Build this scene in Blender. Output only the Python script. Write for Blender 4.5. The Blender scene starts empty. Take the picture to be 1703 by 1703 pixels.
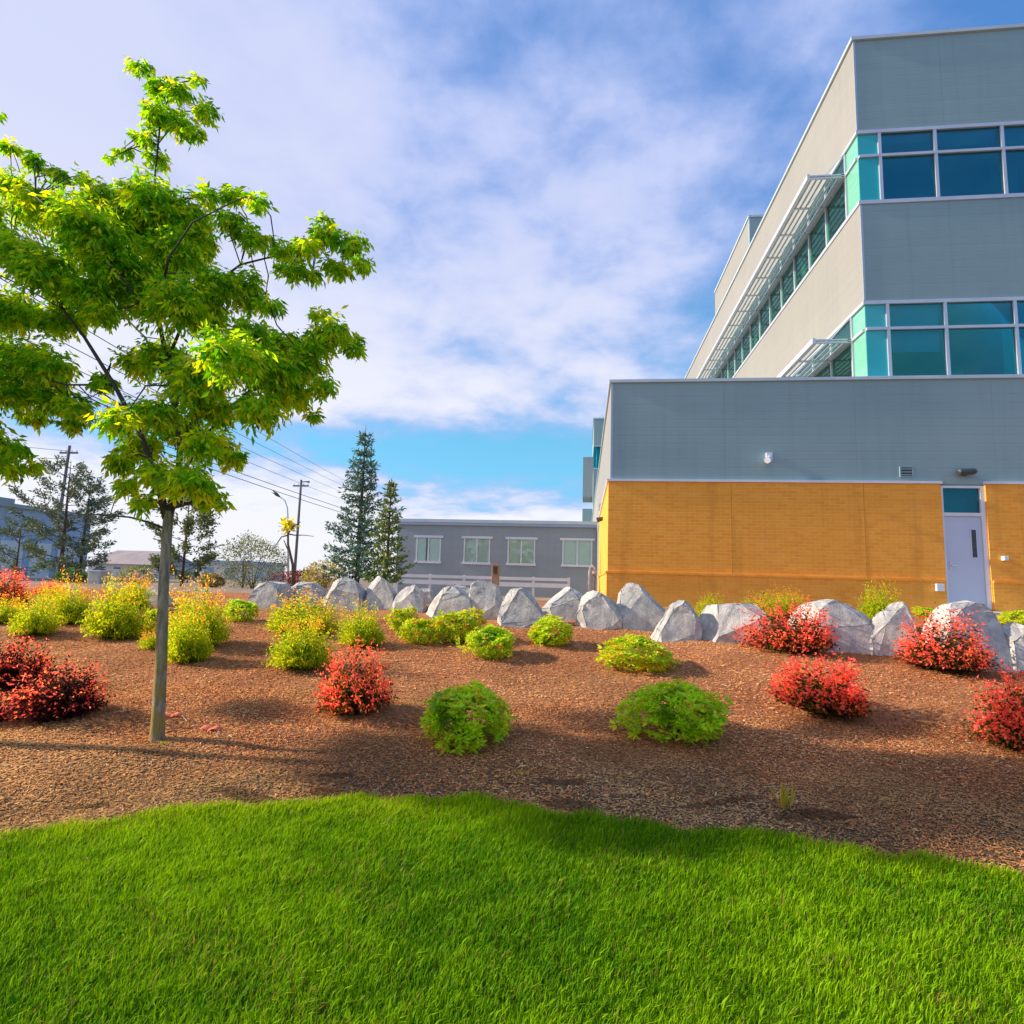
import bpy, math, random
import numpy as np
from mathutils import Vector, Matrix
random.seed(7); rng = np.random.default_rng(7)
SC = bpy.context.scene
COL = SC.collection
# ------------------------------------------------------------------ camera
IMG = 1703.0; F = 992.43; PITCH = .118213; ROLL = .0285873; YAW = -.121699
CH = 1.45                                   # eye height above the lawn
CAM = np.array([0, 0, CH])
cp, sp = math.cos(PITCH), math.sin(PITCH); cy, sy = math.cos(YAW), math.sin(YAW)
FW = np.array([sy*cp, cy*cp, sp]); _rt = np.array([cy, -sy, 0.]); _up = np.cross(_rt, FW)
RT = _rt*math.cos(ROLL) + _up*math.sin(ROLL); UP = -_rt*math.sin(ROLL) + _up*math.cos(ROLL)
cd = bpy.data.cameras.new('camera'); cam = bpy.data.objects.new('camera', cd); COL.objects.link(cam)
cd.sensor_width = 36; cd.lens = 36*F/IMG; cd.clip_end = 4000; cd.clip_start = .05
M = Matrix.Identity(4)
for i in range(3):
    M[i][0] = RT[i]; M[i][1] = UP[i]; M[i][2] = -FW[i]; M[i][3] = CAM[i]
cam.matrix_world = M
SC.camera = cam
# ------------------------------------------------------------------ light
SUN_AZ = math.radians(91.5)                   # left of the +Y axis
SUN_EL = math.radians(26)
sdir = Vector((-math.sin(SUN_AZ)*math.cos(SUN_EL), math.cos(SUN_AZ)*math.cos(SUN_EL), math.sin(SUN_EL)))
sl = bpy.data.lights.new('sun', 'SUN'); sl.energy = 4.7; sl.angle = math.radians(1.2); sl.color = (1, .87, .68)
so = bpy.data.objects.new('sun', sl); COL.objects.link(so)
so.rotation_euler = sdir.to_track_quat('Z', 'Y').to_euler()
SC.view_settings.view_transform = 'Standard'; SC.view_settings.look = 'None'
SC.view_settings.exposure = 0.65; SC.view_settings.gamma = 1

def N(t, typ, **kw):
    n = t.nodes.new(typ)
    for k, v in kw.items():
        if k == 'inp':
            for a, b in v.items():
                if isinstance(b, bpy.types.NodeSocket): t.links.new(b, n.inputs[a])
                else: n.inputs[a].default_value = b
        else: setattr(n, k, v)
    return n
def math_n(t, op, a, b=None, c=None, clamp=False):
    n = t.nodes.new('ShaderNodeMath'); n.operation = op; n.use_clamp = clamp
    for i, v in enumerate((a, b, c)):
        if v is None: continue
        if isinstance(v, bpy.types.NodeSocket): t.links.new(v, n.inputs[i])
        else: n.inputs[i].default_value = v
    return n.outputs[0]
def mapr(t, v, a, b, c=0, d=1, smooth=True):
    n = t.nodes.new('ShaderNodeMapRange'); n.interpolation_type = 'SMOOTHSTEP' if smooth else 'LINEAR'
    t.links.new(v, n.inputs[0])
    for i, x in enumerate((a, b, c, d)): n.inputs[i+1].default_value = x
    return n.outputs[0]
def mixc(t, f, a, b, typ='MIX'):
    n = t.nodes.new('ShaderNodeMix'); n.data_type = 'RGBA'; n.blend_type = typ
    for i, v in ((0, f), (6, a), (7, b)):
        if isinstance(v, bpy.types.NodeSocket): t.links.new(v, n.inputs[i])
        else: n.inputs[i].default_value = v if i == 0 else (tuple(v)+(1,))[:4]
    return n.outputs[2]
def noise(t, vec, scale, detail=6, rough=.55, dist=0):
    return N(t, 'ShaderNodeTexNoise', inp={'Vector': vec, 'Scale': scale, 'Detail': detail, 'Roughness': rough, 'Distortion': dist}).outputs[0]

W = bpy.data.worlds.new('World'); SC.world = W; W.use_nodes = True
t = W.node_tree; t.nodes.clear()
sky = N(t, 'ShaderNodeTexSky', sky_type='NISHITA', sun_disc=False, sun_elevation=SUN_EL, sun_rotation=-SUN_AZ)
sky.air_density = 1.0; sky.dust_density = .4; sky.ozone_density = 3.0
tc = N(t, 'ShaderNodeTexCoord'); sep = N(t, 'ShaderNodeSeparateXYZ', inp={0: tc.outputs['Generated']})
dx, dy, dz = sep.outputs
zz = math_n(t, 'ADD', math_n(t, 'MAXIMUM', dz, 0.0), .16)
pv = N(t, 'ShaderNodeCombineXYZ', inp={0: math_n(t, 'DIVIDE', dx, zz), 1: math_n(t, 'DIVIDE', dy, zz), 2: 0.0}).outputs[0]
n1 = noise(t, pv, 1.3, 7, .52, .1)
n2 = noise(t, pv, .45, 4, .5, .2)
n3 = noise(t, pv, 4.2, 7, .58, .15)
strip = math_n(t, 'POWER', 2.718, math_n(t, 'MULTIPLY', math_n(t, 'POWER', math_n(t, 'DIVIDE', math_n(t, 'SUBTRACT', dz, .20), .055), 2.0), -1.0))
dens = math_n(t, 'ADD', math_n(t, 'MULTIPLY', n1, .85), math_n(t, 'MULTIPLY', n2, .5))
dens = math_n(t, 'ADD', dens, math_n(t, 'MULTIPLY', math_n(t, 'SUBTRACT', n3, .5), .5))
dens = math_n(t, 'SUBTRACT', dens, math_n(t, 'MULTIPLY', dx, .37))           # thicker towards the left
dens = math_n(t, 'SUBTRACT', dens, math_n(t, 'MULTIPLY', strip, .42))
dens = math_n(t, 'ADD', dens, mapr(t, dz, .17, .0, 0, .26))
dens = math_n(t, 'SUBTRACT', dens, mapr(t, dz, .5, .8, 0, .10))
cm = mapr(t, dens, .37, .71)
cl_core = mapr(t, dens, .47, .85)
elv = mapr(t, dz, .15, .62)
ccol = mixc(t, cl_core, (2.7, 3.5, 6.1), mixc(t, elv, (6.2, 6.1, 6.5), (4.5, 4.75, 6.3)))
skyc = mixc(t, 1.0, sky.outputs[0], (.50, .88, 1.15), 'MULTIPLY')
skyc = mixc(t, .5, skyc, mixc(t, elv, (1.7, 5.2, 6.7), (.85, 2.3, 5.6)))
fin = mixc(t, math_n(t, 'MULTIPLY', cm, .93), skyc, ccol)
bg = N(t, 'ShaderNodeBackground', inp={0: fin, 1: .1})
t.links.new(bg.outputs[0], N(t, 'ShaderNodeOutputWorld').inputs[0])

# ------------------------------------------------------------------ pixel helpers
def ray(u, v): return FW*F + RT*(u-IMG/2) - UP*(v-IMG/2)
def onY(u, v, Y): d = ray(u, v); return CAM + d*(Y/d[1])
def onX(u, v, X): d = ray(u, v); return CAM + d*(X/d[0])
def sstep(a, b, x):
    q = np.clip((x-a)/(b-a), 0, 1); return q*q*(3-2*q)
def zg(x, y):
    """height of the land: flat lawn, mulch bank rising to the building pad"""
    x = np.asarray(x, float); y = np.asarray(y, float)
    s = .35; q = (y-4.1)/s
    z = .115*s*np.where(q > 30, q, np.log1p(np.exp(np.clip(q, -40, 30))))
    z = np.minimum(z, .93 + .025*(np.maximum(y, 12.2)-12.2))
    z = np.minimum(z, 1.04)
    z = z - .26*sstep(17, 26, y)
    return z
def ground_at(u, v):
    d = ray(u, v); lo, hi = .5/d[1], 400/d[1]
    s0 = lo
    for s in np.geomspace(lo, hi, 1500):
        P = CAM+d*s
        if P[2] <= zg(P[0], P[1]):
            a, b = s0, s
            for _ in range(30):
                m = (a+b)/2; P = CAM+d*m
                if P[2] <= zg(P[0], P[1]): b = m
                else: a = m
            return CAM+d*b
        s0 = s
    return CAM+d*hi
def mpp(P): return float((np.asarray(P)-CAM) @ FW)/F      # metres per photo pixel at P
EDGE_PX = [(-700, 1520), (-300, 1440), (0, 1396), (150, 1371), (300, 1352), (450, 1341), (600, 1333), (720, 1330), (800, 1334), (900, 1350), (1000, 1367), (1100, 1377), (1250, 1391), (1400, 1411), (1500, 1431), (1600, 1446), (1703, 1461), (1900, 1490), (2200, 1530)]
_e = np.array([ground_at(*p)[:2] for p in EDGE_PX]); _e = _e[np.argsort(_e[:, 0])]
EX = np.concatenate([[-14], _e[:, 0], [14]]); EY = np.concatenate([[_e[0, 1]-.6], _e[:, 1], [_e[-1, 1]-.6]])
def edge_y(x): return np.interp(x, EX, EY) + .035*np.sin(np.asarray(x)*7.3) + .025*np.sin(np.asarray(x)*17.1+1)

# ------------------------------------------------------------------ materials
MATS = {}
def newmat(name):
    m = bpy.data.materials.new(name); m.use_nodes = True; tr = m.node_tree; tr.nodes.clear()
    out = N(tr, 'ShaderNodeOutputMaterial'); MATS[name] = m
    return m, tr, out
def bsdf(tr, out, col, rough=.6, spec=.4, metal=0, bump=None, bs=.3, bd=.01):
    p = N(tr, 'ShaderNodeBsdfPrincipled', inp={'Roughness': rough, 'Metallic': metal, 'Specular IOR Level': spec})
    if isinstance(col, bpy.types.NodeSocket): tr.links.new(col, p.inputs['Base Color'])
    else: p.inputs['Base Color'].default_value = tuple(col)+(1,)
    if bump is not None:
        b = N(tr, 'ShaderNodeBump', inp={'Height': bump, 'Strength': bs, 'Distance': bd}); tr.links.new(b.outputs[0], p.inputs['Normal'])
    tr.links.new(p.outputs[0], out.inputs[0]); return p
def mat_var(name, c1, c2, scale=3, rough=.6, spec=.4, metal=0, bs=.2, bscale=40, detail=6):
    m, tr, out = newmat(name); g = N(tr, 'ShaderNodeNewGeometry').outputs['Position']
    f = mapr(tr, noise(tr, g, scale, detail, .6), .3, .7)
    bsdf(tr, out, mixc(tr, f, c1, c2), rough, spec, metal, noise(tr, g, bscale, 4), bs); return m
def mat_siding(name, c1, c2, pitch=.2):
    m, tr, out = newmat(name); g = N(tr, 'ShaderNodeNewGeometry').outputs['Position']
    s = N(tr, 'ShaderNodeSeparateXYZ', inp={0: g})
    fr = math_n(tr, 'FRACT', math_n(tr, 'DIVIDE', s.outputs[2], pitch))
    groove = mapr(tr, math_n(tr, 'ABSOLUTE', math_n(tr, 'SUBTRACT', fr, .5)), .43, .5, 1, 0)
    sc = N(tr, 'ShaderNodeVectorMath', operation='MULTIPLY', inp={0: g, 1: (.35, .35, .5)}).outputs[0]
    f = mapr(tr, noise(tr, sc, 1.0, 6, .6), .3, .7)
    row = N(tr, 'ShaderNodeTexWhiteNoise', noise_dimensions='1D', inp={'W': math_n(tr, 'FLOOR', math_n(tr, 'DIVIDE', s.outputs[2], pitch))}).outputs[0]
    f2 = math_n(tr, 'ADD', math_n(tr, 'MULTIPLY', f, .75), math_n(tr, 'MULTIPLY', row, .25))
    streak = noise(tr, N(tr, 'ShaderNodeVectorMath', operation='MULTIPLY', inp={0: g, 1: (6, 6, .25)}).outputs[0], 1, 5, .6)
    c = mixc(tr, f2, c1, c2); c = mixc(tr, mapr(tr, streak, .45, .8, 0, .22), c, [k*.72 for k in c1])
    sm = math_n(tr, 'FRACT', math_n(tr, 'DIVIDE', math_n(tr, 'ADD', s.outputs[0], s.outputs[1]), 3.05)); seam = mapr(tr, math_n(tr, 'ABSOLUTE', math_n(tr, 'SUBTRACT', sm, .5)), .4965, .499, 0, 1)
    c = mixc(tr, math_n(tr, 'MULTIPLY', seam, .35), c, [k*.55 for k in c1])
    bsdf(tr, out, c, .5, .35, 0, math_n(tr, 'SUBTRACT', groove, seam), .35, .012); return m
mat_siding('siding_gray', (.225, .345, .385), (.265, .39, .43))
mat_siding('siding_cream', (.265, .262, .245), (.30, .295, .272), .3)
mat_siding('siding_modular', (.27, .32, .36), (.31, .36, .40), .22)
mat_var('trim_white', (.62, .66, .74), (.70, .73, .80), 2, .4, .5, 0, .05)
mat_var('aluminium', (.52, .56, .64), (.60, .63, .70), 2, .32, .5, .35, .05)
mat_var('coping', (.45, .55, .62), (.55, .63, .68), 1.5, .4, .5, .2, .05)
mat_var('concrete', (.42, .40, .37), (.52, .50, .46), 2, .85, .2, 0, .4)
mat_var('dark_metal', (.045, .06, .07), (.07, .085, .09), 4, .45, .5, .3, .1)
mat_var('door_paint', (.46, .54, .72), (.50, .58, .75), 1.2, .4, .4, 0, .06)
mat_var('interior_wall', (.78, .80, .78), (.82, .84, .82), 1, .8, .2)
mat_var('carpet', (.25, .27, .27), (.3, .31, .31), 3, .9, .1)
mat_var('curtain', (.84, .86, .78), (.9, .9, .82), 5, .8, .1)
mat_var('timber', (.30, .19, .11), (.42, .28, .17), 6, .8, .2, 0, .5)
mat_var('pole_wood', (.13, .12, .13), (.2, .18, .18), 6, .85, .2, 0, .4)
mat_var('cable', (.06, .065, .08), (.08, .085, .1), 6, .6, .3)
mat_var('warehouse', (.30, .40, .58), (.36, .46, .63), .2, .6, .3)
mat_var('roof_felt', (.30, .25, .25), (.38, .32, .32), .8, .8, .2)
mat_var('stucco', (.66, .66, .68), (.72, .72, .73), .5, .8, .2)
mat_var('flag', (.85, .16, .09), (.9, .22, .12), 20, .6, .3)
mat_var('bark', (.20, .165, .13), (.31, .26, .21), 14, .85, .2, 0, .8, 60)
mat_var('bark_dark', (.07, .055, .05), (.12, .09, .075), 14, .9, .2, 0, .6, 60)
mat_var('car_paint', (.78, .78, .78), (.8, .8, .8), 1, .25, .5)
mat_var('rubber', (.02, .02, .02), (.03, .03, .03), 4, .8, .2)
mat_var('joint', (.58, .26, .035), (.64, .29, .04), 4, .8, .2)
# trunk with moss low down
m, tr, out = newmat('trunk_bark'); g = N(tr, 'ShaderNodeNewGeometry').outputs['Position']
gs = N(tr, 'ShaderNodeVectorMath', operation='MULTIPLY', inp={0: g, 1: (1, 1, .22)}).outputs[0]
c = mixc(tr, mapr(tr, noise(tr, gs, 26, 8, .65), .35, .65), (.20, .16, .12), (.46, .38, .29))
z = N(tr, 'ShaderNodeSeparateXYZ', inp={0: g}).outputs[2]
moss = math_n(tr, 'MULTIPLY', mapr(tr, z, 1.5, .3), mapr(tr, noise(tr, g, 7, 5), .36, .56))
c = mixc(tr, math_n(tr, 'MULTIPLY', moss, .75), c, (.30, .22, .03))
bsdf(tr, out, c, .85, .2, 0, noise(tr, gs, 40, 6, .7), .9, .02)
# brick
m, tr, out = newmat('brick'); g = N(tr, 'ShaderNodeNewGeometry').outputs['Position']
s = N(tr, 'ShaderNodeSeparateXYZ', inp={0: g})
uv = N(tr, 'ShaderNodeCombineXYZ', inp={0: math_n(tr, 'ADD', s.outputs[0], s.outputs[1]), 1: s.outputs[2], 2: 0.0}).outputs[0]
br = N(tr, 'ShaderNodeTexBrick', offset=.5, inp={'Vector': uv, 'Color1': (.95, .42, .055, 1), 'Color2': (.86, .345, .038, 1), 'Mortar': (.86, .52, .18, 1), 'Scale': 1.0, 'Mortar Size': .006, 'Mortar Smooth': .3, 'Bias': .0, 'Brick Width': .24, 'Row Height': .08})
c = mixc(tr, mapr(tr, noise(tr, g, .7, 5, .6), .35, .7, 0, .3), br.outputs[0], (.80, .36, .05))
eff = mapr(tr, noise(tr, g, 1.1, 7, .7, .5), .60, .78, 0, .35)
c = mixc(tr, eff, c, (.84, .50, .22)); c = mixc(tr, mapr(tr, noise(tr, N(tr, 'ShaderNodeVectorMath', operation='MULTIPLY', inp={0: g, 1: (3, 3, .3)}).outputs[0], 1.0, 6, .6), .5, .75, 0, .35), c, (.52, .21, .03))
hgt = math_n(tr, 'SUBTRACT', math_n(tr, 'MULTIPLY', noise(tr, g, 60, 3), .3), br.outputs[1])
bsdf(tr, out, c, .8, .2, 0, hgt, .55, .01)
# glass
def mat_glass(name, tint, gloss=.9):
    m, tr, out = newmat(name)
    tp = N(tr, 'ShaderNodeBsdfTransparent', inp={0: tint+(1,)}); gl = N(tr, 'ShaderNodeBsdfGlossy', inp={0: (.75, .95, 1, 1), 1: .01})
    fr = N(tr, 'ShaderNodeFresnel', inp={0: 1.6}).outputs[0]
    mx = N(tr, 'ShaderNodeMixShader', inp={0: math_n(tr, 'MULTIPLY', fr, gloss), 1: tp.outputs[0], 2: gl.outputs[0]})
    tr.links.new(mx.outputs[0], out.inputs[0])
mat_glass('glass_teal', (.05, .78, .84)); mat_glass('glass_green', (.30, .85, .66)); mat_glass('glass_clear', (.94, .99, .97))
def mat_corner_pane(name, col):
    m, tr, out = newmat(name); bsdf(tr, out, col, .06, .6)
mat_corner_pane('corner_pane_teal', (.02, .42, .50)); mat_corner_pane('corner_pane_green', (.16, .46, .34))  # opaque glossy colours for the corner panes, lighter than the other glass
# stone
m, tr, out = newmat('boulder'); oc = N(tr, 'ShaderNodeTexCoord').outputs['Object']
c = mixc(tr, mapr(tr, noise(tr, oc, 3.2, 8, .62, .4), .3, .7), (.31, .315, .33), (.66, .63, .57))
c = mixc(tr, mapr(tr, noise(tr, oc, 16, 8, .7), .5, .72, 0, .6), c, (.70, .67, .62)); c = mixc(tr, mapr(tr, noise(tr, oc, 34, 6, .75), .56, .7, 0, .5), c, (.20, .20, .21))
c = mixc(tr, mapr(tr, noise(tr, oc, 5, 6, .7, 1.0), .60, .74, 0, .55), c, (.17, .18, .20))
c = mixc(tr, mapr(tr, noise(tr, oc, 1.9, 5, .6), .58, .74, 0, .6), c, (.60, .48, .32))
h = math_n(tr, 'ADD', noise(tr, oc, 7, 9, .7), math_n(tr, 'MULTIPLY', noise(tr, oc, 45, 4, .7), .25))
vo_ = N(tr, 'ShaderNodeTexVoronoi', feature='DISTANCE_TO_EDGE', inp={'Vector': mixc(tr, .12, oc, N(tr, 'ShaderNodeTexNoise', inp={'Vector': oc, 'Scale': 4.0}).outputs[1]), 'Scale': 1.7}).outputs[0]
crk = math_n(tr, 'MULTIPLY', mapr(tr, vo_, .0, .025, 1, 0), mapr(tr, noise(tr, oc, 2.6, 4), .5, .66)); c = mixc(tr, math_n(tr, 'MULTIPLY', crk, .35), c, (.12, .12, .13))
h = math_n(tr, 'SUBTRACT', h, math_n(tr, 'MULTIPLY', crk, .25))
bsdf(tr, out, c, .9, .2, 0, h, .8, .04)
# mulch
m, tr, out = newmat('mulch'); g = N(tr, 'ShaderNodeNewGeometry').outputs['Position']
c = mixc(tr, mapr(tr, noise(tr, g, 1.1, 6, .65), .3, .7), (.50, .19, .08), (.68, .29, .125))
c = mixc(tr, mapr(tr, noise(tr, g, 55, 6, .8), .4, .7), c, (.16, .08, .05))
c = mixc(tr, mapr(tr, noise(tr, g, 110, 3, .7), .58, .7), c, (.45, .26, .16))
s = N(tr, 'ShaderNodeSeparateXYZ', inp={0: g})
old = math_n(tr, 'MULTIPLY', mapr(tr, math_n(tr, 'ADD', s.outputs[1], math_n(tr, 'MULTIPLY', noise(tr, g, 1.3, 5), 1.6)), 6.1, 4.9), mapr(tr, noise(tr, g, 2.4, 5), .25, .55))
c = mixc(tr, math_n(tr, 'MULTIPLY', old, .8), c, (.17, .125, .085))
bsdf(tr, out, c, .95, .1, 0, noise(tr, g, 60, 6, .8), 1.0, .03)
# soil under the lawn, far ground
mat_var('lawn_soil', (.06, .12, .012), (.10, .17, .018), 4, .95, .05, 0, .6)
mat_var('far_ground', (.20, .14, .10), (.32, .25, .19), .6, .95, .1, 0, .5)
# foliage: colour comes from the plant itself (one tint for every leaf)
def mat_leaf(name, trans=.4, rough=.5, spec=.3, gain=1.0):
    m, tr, out = newmat(name)
    a = N(tr, 'ShaderNodeAttribute', attribute_name='Col').outputs[0]
    p = N(tr, 'ShaderNodeBsdfPrincipled', inp={'Base Color': a, 'Roughness': rough, 'Specular IOR Level': spec})
    tl = N(tr, 'ShaderNodeBsdfTranslucent', inp={0: mixc(tr, 1.0, a, (1.25*gain, 1.15*gain, .5*gain), 'MULTIPLY')})
    mx = N(tr, 'ShaderNodeMixShader', inp={0: trans, 1: p.outputs[0], 2: tl.outputs[0]}); tr.links.new(mx.outputs[0], out.inputs[0])
mat_leaf('leaf', .55, .5, .25, 1.42); mat_leaf('leaf_thick', .42, .42, .35, 1.3); mat_leaf('leaf_red', .48, .5, .1, 1.7); mat_leaf('needle', .15, .6, .2); mat_leaf('grass_blade', .35, .7, .08)
mat_leaf('chip', 0.0, 1.0, .0)

# ------------------------------------------------------------------ object helpers
def link(o, parent=None):
    COL.objects.link(o)
    if parent is not None: o.parent = parent
    return o
def tag(o, label=None, cat=None, group=None, kind=None):
    if label: o['label'] = label
    if cat: o['category'] = cat
    if group: o['group'] = group
    if kind: o['kind'] = kind
    return o
def thing(name, loc, label, cat, group=None, rz=0):
    o = bpy.data.objects.new(name, None); COL.objects.link(o); o.location = [float(k) for k in loc]; o.rotation_euler = (0, 0, rz)
    o.empty_display_size = .2
    return tag(o, label, cat, group)
class MB:
    def __init__(s): s.v = []; s.f = []
    def box(s, a, b):
        x0, x1 = sorted((a[0], b[0])); y0, y1 = sorted((a[1], b[1])); z0, z1 = sorted((a[2], b[2]))
        n = len(s.v)
        s.v += [(x, y, z) for z in (z0, z1) for y in (y0, y1) for x in (x0, x1)]
        s.f += [tuple(n+i for i in q) for q in ((0, 2, 3, 1), (4, 5, 7, 6), (0, 1, 5, 4), (2, 6, 7, 3), (0, 4, 6, 2), (1, 3, 7, 5))]
        return s
    def tube(s, pts, rad, sides=7, cap=True):
        pts = [Vector(p) for p in pts]; n0 = len(s.v); k = len(pts)
        if not hasattr(rad, '__len__'): rad = [rad]*k
        prev = None
        for i, p in enumerate(pts):
            d = (pts[min(i+1, k-1)]-pts[max(i-1, 0)])
            d = d.normalized() if d.length > 1e-9 else Vector((0, 0, 1))
            a = d.orthogonal().normalized() if prev is None else (prev-d*prev.dot(d)).normalized()
            prev = a; b = d.cross(a)
            for j in range(sides):
                th = 2*math.pi*j/sides; s.v.append(tuple(p+(a*math.cos(th)+b*math.sin(th))*rad[i]))
        for i in range(k-1):
            for j in range(sides):
                q = n0+i*sides; s.f.append((q+j, q+(j+1) % sides, q+sides+(j+1) % sides, q+sides+j))
        if cap:
            s.f.append(tuple(n0+j for j in reversed(range(sides)))); s.f.append(tuple(n0+(k-1)*sides+j for j in range(sides)))
        return s
    def build(s, name, mat, parent=None, smooth=False, off=(0, 0, 0), bevel=0):
        me = bpy.data.meshes.new(name); v = s.v
        if any(off): v = [(a-off[0], b-off[1], c-off[2]) for a, b, c in v]
        me.from_pydata(v, [], s.f); me.materials.append(MATS[mat])
        if smooth: me.shade_smooth()
        o = bpy.data.objects.new(name, me); link(o, parent)
        if bevel:
            md = o.modifiers.new('bevel', 'BEVEL'); md.width = bevel; md.segments = 2; md.limit_method = 'ANGLE'
        return o
def box(name, a, b, mat, parent=None, off=(0, 0, 0), bevel=0): return MB().box(a, b).build(name, mat, parent, False, off, bevel)
def np_mesh(name, V, Fc, mat, col=None, smooth=False):
    """V (n,3), Fc (m,k) constant-size faces"""
    me = bpy.data.meshes.new(name); V = np.ascontiguousarray(V, np.float32); Fc = np.ascontiguousarray(Fc, np.int32)
    m_, k = Fc.shape
    me.vertices.add(len(V)); me.vertices.foreach_set('co', V.ravel())
    me.loops.add(m_*k); me.loops.foreach_set('vertex_index', Fc.ravel())
    me.polygons.add(m_); me.polygons.foreach_set('loop_start', np.arange(0, m_*k, k, dtype=np.int32))
    if col is not None:
        at = me.color_attributes.new('Col', 'FLOAT_COLOR', 'POINT')
        c4 = np.ones((len(V), 4), np.float32); c4[:, :3] = col; at.data.foreach_set('color', c4.ravel())
    me.update(calc_edges=True); me.materials.append(MATS[mat])
    if smooth: me.shade_smooth()
    return me
def unit(a): return a/np.maximum(np.linalg.norm(a, axis=-1, keepdims=True), 1e-9)
def leaves_mesh(name, C, D, L, Wd, col, mat, fold=.25):
    """one folded four-point leaf at each C along D"""
    n = len(C); D = unit(D); r = unit(rng.normal(size=(n, 3))); S = unit(np.cross(D, r)); U = np.cross(S, D)
    L = np.broadcast_to(np.asarray(L, float), (n,))[:, None]; Wd = np.broadcast_to(np.asarray(Wd, float), (n,))[:, None]
    mid = C + D*L*.45 + U*Wd*fold
    V = np.stack([C, mid+S*Wd*.5, C+D*L-U*L*.06, mid-S*Wd*.5], 1)
    V[:, 0] -= 0; V[:, 1] -= U*Wd*fold*1.6*0; 
    b = np.arange(n)[:, None]*4
    Fc = np.concatenate([b+np.array([[0, 1, 2]]), b+np.array([[0, 2, 3]])], 0)
    return np_mesh(name, V.reshape(-1, 3), Fc, mat, np.repeat(col, 4, 0))
def pal(cols, n, w=None, jit=.15):
    cols = np.array(cols, float); i = rng.choice(len(cols), n, p=w); c = cols[i]*(1+rng.normal(0, jit, (n, 1)))
    return np.clip(c*(1+rng.normal(0, .06, (n, 3))), .002, .95)

# ================================================================== SETTING
def axis(lo, hi, step, far, mul=1.35):
    a = list(np.arange(lo, hi+1e-6, step)); s = step
    x = hi
    while x < far: s *= mul; x += s; a.append(x)
    s = step; x = lo
    while x > -far: s *= mul; x -= s; a.insert(0, x)
    return np.array(a)
def grid_obj(name, xs, ys, zf, mat):
    X, Y = np.meshgrid(xs, ys); Z = zf(X, Y); V = np.stack([X, Y, Z], -1).reshape(-1, 3)
    nx = len(xs); i = np.arange((len(ys)-1)*(nx-1)); r_, c_ = i//(nx-1), i % (nx-1); q = r_*nx+c_
    me = np_mesh(name, V, np.stack([q, q+1, q+nx+1, q+nx], 1), mat, smooth=True)
    o = link(bpy.data.objects.new(name, me)); return tag(o, kind='structure')
def wob(x, y):
    return .014*np.sin(x*5.1+1.3*np.sin(y*3.1))*np.sin(y*4.7+.7) + .022*np.sin(x*1.7+y*1.1)*np.sin(y*2.3-.4)
grid_obj('ground', axis(-26, 26, .8, 1500), axis(-10, 60, .8, 1500), lambda x, y: zg(x, y)-.07*(1-sstep(14.3, 15.5, y)), 'far_ground')
xs = np.arange(-24, 24.01, .12); rows = 110
tt = np.linspace(0, 1, rows)
Xm = np.repeat(xs[None], rows, 0); Ym = edge_y(xs)[None]-.12 + (14.4-(edge_y(xs)[None]-.12))*tt[:, None]**1.25
def zm(x, y): return zg(x, y) + wob(x, y)*sstep(0, .4, y-edge_y(x)) + .004
V = np.stack([Xm, Ym, zm(Xm, Ym)], -1).reshape(-1, 3); nx = len(xs)
i = np.arange((rows-1)*(nx-1)); q = (i//(nx-1))*nx + i % (nx-1)
o = link(bpy.data.objects.new('mulch_bed', np_mesh('mulch_bed', V, np.stack([q, q+1, q+nx+1, q+nx], 1), 'mulch', smooth=True))); tag(o, kind='structure')
xs = np.arange(-14, 14.01, .12); rows = 60; tt = np.linspace(0, 1, rows)
Xm = np.repeat(xs[None], rows, 0); Ym = -7 + (edge_y(xs)[None]+7)*(1-(1-tt[:, None])**1.6)
V = np.stack([Xm, Ym, zg(Xm, Ym)+.008+.006*np.sin(Xm*3)*np.sin(Ym*3.7)], -1).reshape(-1, 3); nx = len(xs)
i = np.arange((rows-1)*(nx-1)); q = (i//(nx-1))*nx + i % (nx-1)
o = link(bpy.data.objects.new('lawn', np_mesh('lawn', V, np.stack([q, q+1, q+nx+1, q+nx], 1), 'lawn_soil', smooth=True))); tag(o, kind='structure')

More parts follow.
